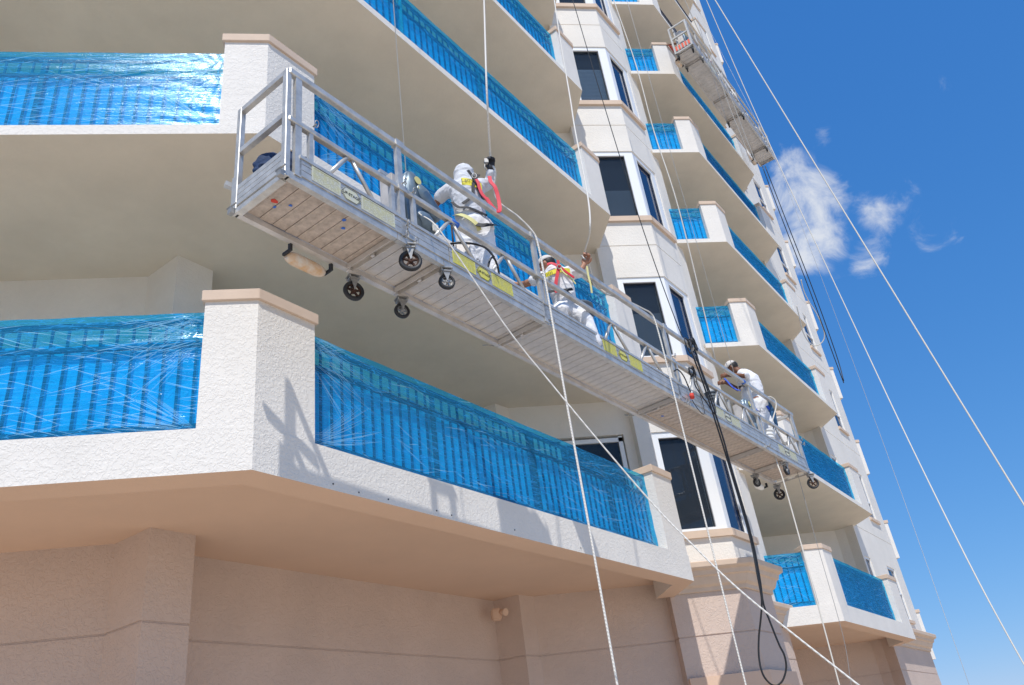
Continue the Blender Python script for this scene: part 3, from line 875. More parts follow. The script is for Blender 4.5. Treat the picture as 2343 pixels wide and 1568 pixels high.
# printed stickers on the outer toe board
def sticker(s0, s1, z0, z1, mat, parent, lines=True):
    bm = bmesh.new(); box(bm, s0, s1, -0.0112, -0.0095, z0, z1); o = obj('warning_sticker', bm, mat, parent)
    if lines:
        bm = bmesh.new(); n = 6
        z = z1 - 0.010
        box(bm, s0 + .02, s1 - .02, -0.0118, -0.0113, z - .006, z)
        while z > z0 + .02:
            z -= 0.0105
            x = s0 + .012
            while x < s1 - .02:
                w = random.uniform(.015, .06); box(bm, x, min(x + w, s1 - .012), -0.0118, -0.0113, z - .0022, z); x += w + .010
        obj('sticker_print', bm, M_STKINK, o)
    return o
M_STKINK = base_mat('faded_sticker_ink', (0.40, 0.37, 0.14), 0.8)
M_YPALE = tint_noise(base_mat('sun_bleached_yellow_sticker', (0.62, 0.61, 0.40), 0.6), 0.0, 26, 6, (0.56, 0.57, 0.54))
M_YMID = tint_noise(base_mat('yellow_sticker', (0.72, 0.66, 0.06), 0.55), 0.0, 24, 6, (0.60, 0.57, 0.22))
for (a, b, c, d, mt) in ((0.20, 0.46, 0.66, 1.00, M_YPALE), (1.66, 1.95, 2.17, 2.46, M_YMID), (3.97, 4.23, 4.50, 4.76, M_YMID), (6.60, 6.86, 7.08, 7.36, M_YPALE), (8.70, 8.90, 9.12, 9.40, M_YPALE)):
    sticker(a, b, 0.082, 0.212, mt, pf); sticker(c, d, 0.082, 0.212, mt, pf)
    m0 = (b + c) / 2; hw = 0.098
    bm = bmesh.new()
    hexp = [(-hw, 0), (-hw * .55, -.058), (hw * .55, -.058), (hw, 0), (hw * .55, .058), (-hw * .55, .058)]
    lo = [bm.verts.new((m0 + x, -0.0114, .146 + z)) for x, z in hexp]; hi = [bm.verts.new((m0 + x, -0.0100, .146 + z)) for x, z in hexp]
    bm.faces.new(lo); bm.faces.new(hi[::-1])
    for i in range(6): bm.faces.new((lo[i], lo[(i + 1) % 6], hi[(i + 1) % 6], hi[i]))
    hx = obj('logo_sticker', bm, mt, pf)
    bm = bmesh.new()
    for i in range(6):
        p, q = hexp[i], hexp[(i + 1) % 6]
        bar(bm, (m0 + p[0] * .93, -.0122, .146 + p[1] * .93), (m0 + q[0] * .93, -.0122, .146 + q[1] * .93), .0030, .0012, Vector((0, 1, 0)))
    obj('logo_outline', bm, M_INK, hx)
    Mx = Matrix.Translation((m0, -0.0128, .146)) @ Matrix.Rotation(PI / 2, 4, 'X')
    text_mesh('logo_lettering', 'UP-STAGE', 0.036, M_INK, hx, Mx)

# tape scraps stuck under the first deck section
def scrap(s_, w, sz, mat, z=0.0445):
    bm = bmesh.new(); n = 6
    pts = [(s_ + sz * random.uniform(.5, 1) * math.cos(2 * PI * k / n), w + sz * random.uniform(.4, .9) * math.sin(2 * PI * k / n)) for k in range(n)]
    prism(bm, pts, z - .001, z); o = obj('tape_scrap', bm, mat, pf)
for s_, w, sz, mt in ((.13, .31, .035, M_TAPR), (.24, .27, .02, M_TAPE), (.17, .36, .02, M_TAPE), (.62, .14, .025, M_TAPE), (.68, .22, .022, M_TAPE), (5.95, .42, .03, M_TAPE)):
    scrap(s_, w, sz, mt)
# orange wall roller on the inner side, and the white one at the far end
def roller(s0, s1, w, z, r, mat, par, tilt=0.0):
    c = bpy.data.objects.new('wall_roller', None); C.objects.link(c); c.parent = par
    bm = bmesh.new(); N = 14; pts = []; rs = []
    for i in range(N + 1):
        t = i / N; pts.append((s0 + (s1 - s0) * t, w, z + tilt * t)); rs.append(r * (0.55 + .45 * min(1, 5 * min(t, 1 - t)) ** .5))
    tube(bm, pts, rs, 18); o = obj('foam_roller', bm, mat, c)
    bm = bmesh.new()
    for a in (s0 - .015, s1 + .015):
        box(bm, a - .010, a + .010, w - .085, w - .055, z - .005, z + .06); box(bm, a - .010, a + .010, w - .054, w + .012, z - .008, z + .014)
    obj('roller_bracket', bm, M_RUBBER, c)
roller(0.50, 0.86, 0.655, -0.055, .052, M_ROLL, pf)
roller(9.20, 9.46, 0.65, -0.11, .045, M_WBUCKET, pf)
# inner low hand bar at the left end
bm = bmesh.new(); bar(bm, (-.02, .70, .36), (.32, .60, .33), .04, .04); bar(bm, (.0, .60, .05), (.0, .60, .36), .03); obj('outrigger_arm', bm, M_ALU, pf)
# ring pins hanging on the outside of the posts
def ring(par, s_, z, r=.022, tilt=0.0, name='ring_pin'):
    bm = bmesh.new(); pts = [(s_ + r * .75 * math.cos(a) + tilt * math.sin(a) * .01, -.04 - .008 * math.sin(a), z + r * 1.3 * math.sin(a)) for a in [2 * PI * k / 12 for k in range(12)]]
    tube(bm, pts, .0035, 6, closed=True); tube(bm, [(s_, -.04, z), (s_, .0, z)], .006, 6); obj(name, bm, M_STEEL, par)
for s_, z in ((.22, .60), (1.12, .60), (1.22, .56), (1.13, .18), (1.10, .06), (1.20, .05), (3.0, .58), (3.1, .55), (3.02, .03), (5.68, .60), (5.70, -.01), (5.76, -.01), (8.25, .60), (8.22, .05), (9.90, .58), (9.93, .5)):
    ring(pf, s_, z)
# hooks below the inner beam
for s_ in (2.93, 5.57):
    bm = bmesh.new(); tube(bm, [(s_ - .02, .60, .01), (s_ - .10, .62, .0), (s_ - .12, .66, .01), (s_ - .09, .68, .03)], .006, 6); obj('hook', bm, M_STEEL, pf)

# hoists: stirrup frame, motor and winder
def hoist(par, s_, w=.30, facing=1):
    h = bpy.data.objects.new('hoist', None); C.objects.link(h); h.parent = par; h.location = (s_, w, 0)
    bm = bmesh.new()
    prof = []
    # traction drum housing: rounded upright body
    outline = [(-.085, .42), (.075, .42), (.10, .55), (.10, .86), (.085, .95), (.045, 1.01), (-.02, 1.02), (-.065, .98), (-.085, .88)]
    lo = [bm.verts.new((x, -.075, z)) for x, z in outline]; hi = [bm.verts.new((x, .075, z)) for x, z in outline]
    bm.faces.new(lo); bm.faces.new(hi[::-1])
    for i in range(len(outline)): bm.faces.new((lo[i], lo[(i + 1) % 9], hi[(i + 1) % 9], hi[i]))
    bmesh.ops.bevel(bm, geom=bm.edges[:], offset=.018, segments=3, affect='EDGES')
    obj('drum_housing', bm, M_MOTOR, h, True)
    bm = bmesh.new(); tube(bm, [(.05, -.03, .92), (.12, -.03, .84), (.24, -.02, .74), (.31, -.02, .69), (.335, -.02, .67)], [.05, .085, .09, .085, .05], 20); obj('motor', bm, M_MOTOR, h, True)
    bm = bmesh.new(); tube(bm, [(.02, -.02, .60), (.12, -.02, .56), (.24, -.01, .49), (.27, -.01, .47)], [.06, .095, .09, .05], 20); obj('gearbox', bm, M_MOTOR, h, True)
    bm = bmesh.new(); tube(bm, [(.05, -.082, .93), (.05, -.088, .93)], .040, 18); tube(bm, [(.07, -.08, .86), (.07, -.086, .86)], .022, 18); obj('gauge_glass', bm, M_YWEB, h)
    bm = bmesh.new(); box(bm, .17, .23, -.115, -.10, .44, .52); obj('name_plate', bm, M_WBUCKET, h)
    bm = bmesh.new(); box(bm, -.24, -.13, -.05, .09, .40, .88); bmesh.ops.bevel(bm, geom=bm.edges[:], offset=.01, segments=2, affect='EDGES'); obj('control_box', bm, M_ALUD, h)
    for x in (-.12, .13):
        bm = bmesh.new(); bar(bm, (x, .17, .06), (x, .17, 1.05), .035); obj('stirrup_leg', bm, M_ALU, h)
    bm = bmesh.new(); box(bm, -.16, .17, .15, .19, 1.05, 1.09); obj('stirrup_bar', bm, M_ALU, h)
    bm = bmesh.new(); box(bm, -.06, .10, -.06, .06, .08, .40); obj('wire_winder', bm, M_CABLE, h)
    return h
hoist(pf, 1.42, .22)
hoist(pf, 8.62, .30)

# far platform, high up on the right
P2 = Frame((8.865, 14.498), (13.263, 19.139), 19.0)
spec2 = dict(joints=[0, 0.63, 2.52, 3.57, 5.57, 6.38], cross=[.05, .63, 2.52, 3.57, 5.57, 6.30], plank=0.13, dirt=lambda x: M_ALUD,
             toe=[0.06, .64, 2.53, 3.57, 5.57, 6.35], rail=[0.0, .63, 2.52, 3.57, 5.57, 6.40],
             posts=[(.06, .05, .98, .05), (.63, .02, .98, .05), (2.52, .02, .98, .05), (3.57, .02, .98, .05), (5.57, .02, .98, .05), (6.30, .02, .98, .05)],
             brace=[(1.3, 1.1, 1.5), (2.0, 1.8, 2.2), (3.0, 2.8, 3.2), (4.2, 4.0, 4.4), (5.0, 4.8, 5.2), (5.9, 5.7, 6.1)], end=6.38,
             casters=[(.08, .06, -.12, .075, True, .4), (.06, .48, -.12, .075, True, .5), (.63, .02, -.12, .06, False, .3), (.63, .50, -.12, .06, False, .2), (3.57, 0.02, -.14, .08, False, .4),
                      (3.57, .5, -.14, .08, False, .3), (5.57, .02, -.12, .065, False, .4), (5.6, .5, -.12, .07, False, .6)])
pf2 = platform(P2, 0.54, 'smaller aluminium work platform hanging high up against the sky', spec2, near=False)
roller(.12, .42, .60, -.10, .06, M_ROLL, pf2)
roller(5.75, 6.0, .60, -.10, .055, M_ROLL, pf2)
bm = bmesh.new()
for k in range(5): prism(bm, [(-.030, .05 + k * .095), (-.030, .10 + k * .095), (-.0215, .10 + k * .095), (-.0215, .05 + k * .095)], .075, .235)
obj('red_stripes', bm, M_REDO, pf2)
bm = bmesh.new(); box(bm, 1.05, 1.6, -.0125, -.0115, .08, .21); obj('warning_sticker', bm, M_YPALE, pf2)
hoist(pf2, .35, .28); hoist(pf2, 5.9, .28)

# ---------------------------------------------------------------- people
def capsules(bm, chain, n=10):
    """tapered limb along joints (co, radius), with round ends"""
    pts, rs = [], []
    for i, (c, r) in enumerate(chain):
        pts.append(Vector(c)); rs.append(r)
    P2_, R2_ = [], []
    d0 = (pts[1] - pts[0]).normalized(); d1 = (pts[-1] - pts[-2]).normalized()
    for k in (0, 1, 2):
        a = PI / 2 * (1 - k / 3); P2_.append(pts[0] - d0 * rs[0] * math.sin(a)); R2_.append(max(rs[0] * math.cos(a), .002))
    P2_ += pts; R2_ += rs
    for k in (1, 2, 3):
        a = PI / 2 * (k / 3); P2_.append(pts[-1] + d1 * rs[-1] * math.sin(a)); R2_.append(max(rs[-1] * math.cos(a), .002))
    tube(bm, P2_, R2_, n)

def ball(bm, c, rx, ry=None, rz=None, rot=None, seg=14):
    ry = ry or rx; rz = rz or rx
    r = bmesh.ops.create_uvsphere(bm, u_segments=seg, v_segments=seg - 4, radius=1)
    M = Matrix.Translation(Vector(c)) @ (rot.to_4x4() if rot else Matrix()) @ Matrix.Diagonal((rx, ry, rz, 1))
    bmesh.ops.transform(bm, matrix=M, verts=r['verts'])

def fuse(name, bm, mat, parent, voxel=0.012, smooth_it=3, wrinkle=0.0, seed=0):
    """melt the overlapping shapes into one continuous skin"""
    o = obj(name, bm, mat, parent, True)
    rm = o.modifiers.new('r', 'REMESH'); rm.mode = 'VOXEL'; rm.voxel_size = voxel; rm.use_smooth_shade = True
    sm = o.modifiers.new('s', 'SMOOTH'); sm.iterations = smooth_it; sm.factor = 0.6
    bpy.context.view_layer.update()
    dg = bpy.context.evaluated_depsgraph_get()
    nm = bpy.data.meshes.new_from_object(o.evaluated_get(dg))
    o.modifiers.clear(); o.data = nm
    if wrinkle:
        for v in nm.vertices:
            p = v.co
            n_ = noise.noise(Vector((p.x * 9 + seed, p.y * 9, p.z * 22 + 2.5 * noise.noise(p * 7)))) 
            v.co = p + v.normal * wrinkle * (abs(n_) * 2 - 0.5)
    for p in nm.polygons: p.use_smooth = True
    nm.materials.clear(); nm.materials.append(mat)
    return o

def strap(name, pts, w, mat, parent, th=0.004, nrm=None):
    bm = bmesh.new(); P_ = [Vector(p) for p in smooth_path(pts, 6)]; rows = []
    for i, p in enumerate(P_):
        t = (P_[min(i + 1, len(P_) - 1)] - P_[max(i - 1, 0)]).normalized()
        up_ = nrm if nrm else Vector((0, -1, 0.3))
        x = t.cross(up_).normalized() * (w / 2); y = x.cross(t).normalized() * (th / 2)
        rows.append([bm.verts.new(p + a) for a in (x + y, -x + y, -x - y, x - y)])
    for a, b in zip(rows, rows[1:]):
        for k in range(4): bm.faces.new((a[k], a[(k + 1) % 4], b[(k + 1) % 4], b[k]))
    bm.faces.new(rows[0][::-1]); bm.faces.new(rows[-1])
    return obj(name, bm, mat, parent)

class Pose:
    """joints given as (across, away from the camera side, height above the platform's underside)"""
    def __init__(s, cx, cy, h, z0):
        s.c = Vector((cx, cy, z0)); s.h = Vector((h[0], h[1], 0)); s.r = Vector((h[1], -h[0], 0))
    def __call__(s, lat, dep, z): return s.r * lat + s.h * dep + Vector((0, 0, z))

def hand(bm, q, wrist, grip, axis, size=1.0, curl=1.0, thumb_side=1):
    """palm plus five separate fingers closing round 'axis' (the rope direction)"""
    w, g = Vector(wrist), Vector(grip); d = (g - w); L = 0.085 * size; d.normalize()
    a = Vector(axis).normalized(); side = a - d * a.dot(d); side.normalize(); n_ = d.cross(side)
    palm_c = w + d * L * .55
    R_ = Matrix((d, side, n_)).transposed()
    ball(bm, palm_c, L * .62, L * .48, L * .2, R_)
    for k, (off, ln) in enumerate(((.36, .95), (.12, 1.05), (-.12, 1.0), (-.35, .8))):
        b = w + d * L * .95 + side * L * off
        l = 0.028 * size * ln * 1.25
        p1 = b + d * l * .8 + n_ * l * .35 * curl
        p2 = p1 + (d * (1 - curl) + n_ * curl).normalized() * l * .8
        p3 = p2 + (n_ * .3 - d * curl * .9 + d * (1 - curl)).normalized() * l * .65
        capsules(bm, [(b, .0095 * size), (p1, .009 * size), (p2, .0085 * size), (p3, .0075 * size)], 8)
    b = w + d * L * .35 + side * L * .42 * thumb_side
    p1 = b + (d * .6 + side * .5 * thumb_side + n_ * .5).normalized() * .032 * size
    p2 = p1 + (d * .7 + n_ * .8).normalized() * .027 * size
    capsules(bm, [(b, .012 * size), (p1, .0105 * size), (p2, .009 * size)], 8)

def head(bm, c, fwd_, up_, s=1.0):
    """skull with jaw, nose, ears; fwd_ is where the face looks"""
    f = Vector(fwd_).normalized(); u = Vector(up_); u = (u - f * u.dot(f)).normalized(); x = f.cross(u)
    R_ = Matrix((x, f, u)).transposed()
    ball(bm, c, .072 * s, .090 * s, .100 * s, R_)
    ball(bm, Vector(c) + f * .030 * s - u * .055 * s, .052 * s, .055 * s, .055 * s, R_)
    ball(bm, Vector(c) + f * .092 * s - u * .022 * s, .012 * s, .018 * s, .022 * s, R_)
    ball(bm, Vector(c) + f * .083 * s - u * .056 * s, .022 * s, .010 * s, .009 * s, R_)
    ball(bm, Vector(c) + f * .078 * s + u * .010 * s, .040 * s, .012 * s, .008 * s, R_)
    for sg in (-1, 1): ball(bm, Vector(c) + x * .074 * s * sg - u * .012 * s - f * .002, .010 * s, .020 * s, .030 * s, R_)
    return R_, x, f, u

def eyes(c, x, f, u, parent, s=1.0):
    bm = bmesh.new()
    for sg in (-1, 1): ball(bm, Vector(c) + f * .080 * s + x * sg * .030 * s - u * .006, .011 * s, .008 * s, .007 * s)
    obj('eye', bm, M_WBUCKET, parent)

def cap_hat(c, x, f, u, parent, mat, brim=1, s=1.0):
    R_ = Matrix((x, f, u)).transposed()
    bm = bmesh.new(); r = bmesh.ops.create_uvsphere(bm, u_segments=24, v_segments=14, radius=1)
    kill = [v for v in bm.verts if v.co.z < -.02]; bmesh.ops.delete(bm, geom=kill, context='VERTS')
    bmesh.ops.transform(bm, matrix=Matrix.Translation(Vector(c) + u * .018 * s) @ R_.to_4x4() @ Matrix.Diagonal((.083 * s, .101 * s, .100 * s, 1)), verts=bm.verts[:])
    o = obj('cap', bm, mat, parent, True)
    md = o.modifiers.new('t', 'SOLIDIFY'); md.thickness = .003
    bm = bmesh.new(); N = 12; rows = []
    for k in range(N + 1):
        a = PI * (.18 + .64 * k / N)
        p = Vector(c) + u * .018 * s
        rows.append([bm.verts.new(p + x * math.cos(a) * .080 * s + f * brim * math.sin(a) * .098 * s),
                     bm.verts.new(p + x * math.cos(a) * .074 * s + f * brim * (.098 + .075 * math.sin(a)) * s * math.sin(a) ** .3 - u * .018 * s)])
    for a, b in zip(rows, rows[1:]): f_ = bm.faces.new((a[0], a[1], b[1], b[0])); f_.smooth = True
    b2 = obj('cap_brim', bm, mat, o)
    md = b2.modifiers.new('t', 'SOLIDIFY'); md.thickness = .003
    return o

def shoe(parent, q, ang_, mat):
    bm = bmesh.new(); R_ = Matrix.Rotation(ang_, 3, 'Z')
    ball(bm, q + R_ @ Vector((0, .05, .035)), .042, .125, .04, R_); ball(bm, q + R_ @ Vector((0, -.03, .05)), .04, .06, .055, R_)
    for v in bm.verts: v.co.z = max(v.co.z, q.z)
    return obj('shoe', bm, mat, parent, True)

DECK = 0.070

# --- worker 1: hooded, back to us, right arm up on the rope, left arm down to the hoist
q = Pose(0.913, 6.175, (0.146, 0.989), 5.40)
w1 = thing('person', 'hooded worker in white with raised gloved hand gripping the thick rope', 'person', q.c)
bm = bmesh.new()
sk = bmesh.new()
head(sk, q(-.015, .02, 1.66), q.h * 1 + q.r * .25, Vector((0, 0, 1)))
capsules(sk, [(q(-.01, .01, 1.50), .052), (q(-.01, .015, 1.60), .05)])
capsules(sk, [(q(.0, 0, 1.05), .11), (q(-.01, 0, 1.28), .12), (q(-.01, 0, 1.46), .10)])
lsh, lel, lwr = q(-.165, .02, 1.50), q(-.265, .09, 1.49), q(-.385, .16, 1.38)
rsh, rel, rwr = q(.160, .02, 1.51), q(.235, .10, 1.60), q(.262, .02, 1.725)
capsules(sk, [(q(-.05, 0, 1.49), .06), (lsh, .055), (lel, .043), (lwr, .030)])
capsules(sk, [(q(.05, 0, 1.45), .06), (rsh, .055), (rel, .043), (rwr, .030)])
for x0, x1, x2, dd in ((-.075, -.09, -.10, .02), (.085, .11, .14, -.02)):
    capsules(sk, [(q(x0 + .02, 0, 1.00), .095), (q(x1 + .02, .0, .55), .062), (q(x2, dd, .12), .042)])
hand(sk, None, lwr, q(-.45, .20, 1.34), (0.2, 1, .3))
body1 = fuse('body', sk, M_SKIND, w1, .010, 2)
bm = bmesh.new()   # hooded top
capsules(bm, [(q(.005, 0, 1.10), .150), (q(-.005, -.01, 1.25), .155), (q(-.01, -.01, 1.38), .165), (q(-.01, .0, 1.46), .13)], 16)
ball(bm, q(-.01, -.01, 1.445), .19, .13, .12, Matrix((q.r, q.h, Vector((0, 0, 1)))).transposed())
capsules(bm, [(q(-.06, 0, 1.48), .088), (lsh, .080), (q(-.235, .06, 1.50), .068), (q(-.275, .095, 1.485), .066)], 14)
for k_ in range(3): ball(bm, q(-.235 - .018 * k_, .062 + .014 * k_, 1.497 - .005 * k_), .020 + .0, .072, .072, Matrix((q.r * .85 - q.h * .45 , q.h * .85 + q.r * .45, Vector((0, 0, 1)))).transposed())
capsules(bm, [(q(.06, 0, 1.48), .088), (rsh, .078), (rel, .060), (q(.256, .04, 1.68), .046)], 14)
ball(bm, q(-.015, .015, 1.665), .108, .118, .122, Matrix((q.r, q.h, Vector((0, 0, 1)))).transposed())
ball(bm, q(-.015, .0, 1.775), .030, .035, .035)
capsules(bm, [(q(-.015, .0, 1.62), .105), (q(-.01, .0, 1.50), .12)], 14)
hood = fuse('hooded_top', bm, M_CLOTHG, w1, .011, 3, .007, 1)
bm = bmesh.new()   # trousers
capsules(bm, [(q(.02, 0, 1.10), .135), (q(.02, -.01, 1.00), .150), (q(.015, 0, .93), .14)], 16)
for x0, x1, x2, dd in ((-.06, -.08, -.10, .02), (.10, .12, .145, -.02)):
    capsules(bm, [(q(x0, 0, .98), .112), (q(x1 - .0, .0, .58), .088), (q(x2, dd, .16), .078)], 14)
tr = fuse('trousers', bm, M_CLOTH, w1, .011, 3, .008, 5)
for x2, dd in ((-.10, .02), (.145, -.02)): shoe(w1, q(x2, dd, DECK), .1, M_INK)
gl = bmesh.new(); hand(gl, None, rwr - (q(.29, 0, 1.80) - rwr).normalized() * .02, q(.285, .0, 1.80), (-.06, 0, 1), 1.12, 1.0)
capsules(gl, [(rwr, .038), (rwr + Vector((0, 0, .03)), .036)])
fuse('glove', gl, M_GLOVE, w1, .006, 1)
bm = bmesh.new(); box(bm, -.02, .02, -.012, .012, 0, .05, Matrix.Translation(q(.225, -.03, 1.755))); tube(bm, [q(.215, -.03, 1.77), q(.20, -.03, 1.70), q(.215, -.03, 1.655)], .006, 6); obj('rope_grab', bm, M_STEEL, w1)
# harness and back print
back = -.165
bm = bmesh.new(); g = []
for j in range(5):
    row = []
    for i in range(9):
        x = -.045 + .19 * i / 8; z = 1.395 - (.055 * (i / 8)) + .085 * j / 4
        ang = (x + .01) / .20
        row.append(bm.verts.new(q(x, -.172 + .09 * ang * ang, z)))
    g.append(row)
for j in range(4):
    for i in range(8): bm.faces.new((g[j][i], g[j][i + 1], g[j + 1][i + 1], g[j + 1][i]))
yp = obj('back_print', bm, M_YEL, w1)
def wrap_back(pts, depth=-.178, k=.10, r=.20):
    return [q(x, depth + k * ((x + .01) / r) ** 2, z) for x, z in pts]
Mt = Matrix((q.r, Vector((0, 0, 1)), -q.h)).transposed().to_4x4(); Mt.translation = q(.005, -.181, 1.432)
text_mesh('print_lettering', 'Lam', .062, M_INK, w1, Mt)
strap('shoulder_strap', wrap_back([(.13, 1.53), (.095, 1.46), (.11, 1.36), (.15, 1.22)]), .035, M_BLACKW, w1, .005)
strap('shoulder_strap', wrap_back([(.03, 1.56), (.075, 1.46), (.06, 1.36), (.04, 1.24), (-.06, 1.16)]), .030, M_BLACKW, w1, .005)
strap('waist_strap', wrap_back([(-.16, 1.24), (-.10, 1.14), (.0, 1.10), (.16, 1.04)], -.170), .030, M_BLACKW, w1, .005)
strap('leg_strap', [q(-.15, -.06, 1.12), q(-.10, -.15, 1.05), q(-.02, -.175, .98), (q(.05, -.165, .90)), q(.07, -.13, .85)], .045, M_YWEB, w1, .006)
strap('seat_strap', [q(.05, -.165, .90), q(.11, -.172, .875), q(.17, -.14, .90), q(.22, -.05, .96)], .050, M_BLACKW, w1, .006)
bm = bmesh.new(); tube(bm, [q(.085 + .022 * math.cos(a), -.185, 1.47 + .03 * math.sin(a)) for a in [2 * PI * k / 14 for k in range(14)]], .006, 6, closed=True); obj('harness_ring', bm, M_STEEL, w1)
strap('red_lanyard', [q(.235, -.05, 1.56), q(.24, -.08, 1.46), q(.27, -.10, 1.38), q(.285, -.10, 1.28), q(.29, -.11, 1.17), q(.285, -.14, 1.06), q(.26, -.18, 1.01), q(.22, -.19, 1.06), q(.17, -.19, 1.18)], .038, M_RED, w1, .008)
strap('red_lanyard', [q(.10, -.19, 1.42), q(.115, -.195, 1.36), q(.12, -.195, 1.30), q(.14, -.195, 1.22), q(.19, -.19, 1.14)], .030, M_RED, w1, .008)

# --- worker 2: crouched, cap, bare forearms, red harness
q = Pose(1.886, 7.139, (0.255, 0.967), 5.40)
w2 = thing('person', 'crouching worker in white T-shirt, red harness and pale cap, arms stretched wide', 'person', q.c)
UP = Vector((0, 0, 1))
hc = q(-.055, .03, 1.235)
sk = bmesh.new()
R_, x, f, u = head(sk, hc, -q.r * .9 + q.h * .30 - UP * .35, UP + q.r * .12)
capsules(sk, [(q(.0, .02, 1.12), .055), (q(-.03, .03, 1.19), .052)])
capsules(sk, [(q(.06, .05, .68), .11), (q(.05, .02, .88), .12), (q(.03, 0, 1.06), .10)])
lsh, lel, lwr = q(-.13, .02, 1.075), q(-.34, .10, 1.085), q(-.47, .12, 1.12)
rsh, rel, rwr = q(.19, -.01, 1.07), q(.285, -.03, 1.02), q(.345, .0, 1.13)
capsules(sk, [(q(-.02, 0, 1.06), .06), (lsh, .054), (lel, .040), (lwr, .028)])
capsules(sk, [(q(.06, 0, 1.05), .06), (rsh, .054), (rel, .043), (rwr, .028)])
hand(sk, None, lwr, q(-.56, .13, 1.17), UP, 1.0, .15)
hand(sk, None, rwr, q(.385, .0, 1.22), (-.1, 0, 1), 1.15, 1.0, -1)
capsules(sk, [(q(.09, .03, .66), .095), (q(.25, -.02, .42), .062), (q(.30, .0, .13), .045)])
capsules(sk, [(q(.03, .05, .66), .095), (q(.0, -.22, .48), .062), (q(.04, -.02, .13), .045)])
fuse('body', sk, M_SKIN, w2, .010, 2)
eyes(hc, x, f, u, w2)
bm = bmesh.new(); ball(bm, hc - f * .022 + u * .01, .079, .085, .092, R_); obj('hair', bm, M_HAIR, w2, True)
cap_hat(hc, x, f, u, w2, base_mat('off_white_cap_cloth', (0.62, 0.58, 0.54), .9), 1, 1.04)
bm = bmesh.new(); tube(bm, [hc + x * .078 - f * .01 + u * .0, hc + x * .076 + f * .075 + u * .004, hc + x * .03 + f * .097, hc - x * .03 + f * .097, hc - x * .076 + f * .075], .0035, 6); obj('glasses', bm, M_INK, w2)
bm = bmesh.new()
capsules(bm, [(q(.07, .04, .72), .130), (q(.06, .02, .86), .140), (q(.035, .0, 1.00), .15), (q(.02, .0, 1.07), .125)], 16)
ball(bm, q(.03, .0, 1.02), .215, .12, .105, Matrix((q.r, q.h, UP)).transposed())
capsules(bm, [(q(-.05, 0, 1.05), .080), (lsh, .074), (q(-.22, .05, 1.08), .066)], 14)
capsules(bm, [(q(.10, 0, 1.04), .080), (rsh, .075), (q(.26, -.02, 1.03), .068)], 14)
fuse('t_shirt', bm, M_CLOTH, w2, .011, 3, .007, 3)
bm = bmesh.new()
capsules(bm, [(q(.07, .04, .74), .125), (q(.07, .04, .64), .13)], 14)
capsules(bm, [(q(.10, .03, .66), .110), (q(.25, -.02, .42), .080), (q(.30, .0, .15), .070)], 14)
capsules(bm, [(q(.03, .05, .66), .110), (q(.0, -.22, .48), .080), (q(.04, -.02, .15), .070)], 14)
fuse('trousers', bm, M_CLOTH, w2, .011, 3, .007, 9)
shoe(w2, q(.30, 0, DECK), -.5, M_INK); shoe(w2, q(.04, 0, DECK), -.3, M_INK)
def wb(pts, d=-.165, k=.09): return [q(x_, d + k * ((x_ - .03) / .2) ** 2, z_) for x_, z_ in pts]
bm = bmesh.new(); g = []
for j in range(4):
    g.append([bm.verts.new(q(-.10 + .28 * i / 9, -.158 + .10 * ((-.13 + .28 * i / 9) / .2) ** 2, .975 + .055 * j / 3 + .02 * (i / 9))) for i in range(10)])
for j in range(3):
    for i in range(9): bm.faces.new((g[j][i], g[j][i + 1], g[j + 1][i + 1], g[j + 1][i]))
obj('back_print', bm, M_YEL, w2)
for k in range(5):
    bm = bmesh.new(); x_ = -.085 + k * .018; p = wb([(x_, 1.0)], -.166)[0]; box(bm, -.003, .003, -.001, .001, -.014, .014, Matrix.Translation(p)); obj('print_lettering', bm, M_INK, w2)
strap('shoulder_strap', wb([(-.05, 1.12), (.0, 1.115), (.06, 1.06), (.045, .98), (.02, .90), (-.005, .80), (.0, .74)]), .036, M_RED, w2, .006)
strap('shoulder_strap', wb([(.07, 1.14), (.075, 1.08), (.11, 1.02), (.17, .96), (.21, .93)]), .030, M_RED, w2, .006)
strap('waist_strap', wb([(-.10, .80), (.02, .765), (.17, .78)], -.155), .038, M_BLACKW, w2, .006)
strap('leg_strap', [q(.10, -.12, .76), q(.15, -.13, .68), q(.19, -.12, .62)], .035, M_BLACKW, w2, .006)
bm = bmesh.new(); tube(bm, [q(.075 + .024 * math.cos(a), -.178, 1.045 + .026 * math.sin(a)) for a in [2 * PI * k / 14 for k in range(14)]], .006, 6, closed=True); obj('harness_ring', bm, M_STEEL, w2)
strap('back_lanyard', [q(.085, -.18, 1.02), q(.11, -.19, .95), q(.17, -.19, .87), q(.21, -.17, .80)], .014, M_YWEB, w2, .008)
strap('hanging_strap', [q(.37, -.01, 1.10), q(.365, -.01, .98), q(.37, -.01, .86), q(.365, .0, .76)], .020, M_YWEB, w2, .004)
bm = bmesh.new(); tube(bm, [q(.335, -.03, 1.235), q(.355, -.03, 1.19), q(.37, -.03, 1.17)], .011, 8); obj('rope_grab', bm, M_STEEL, w2)

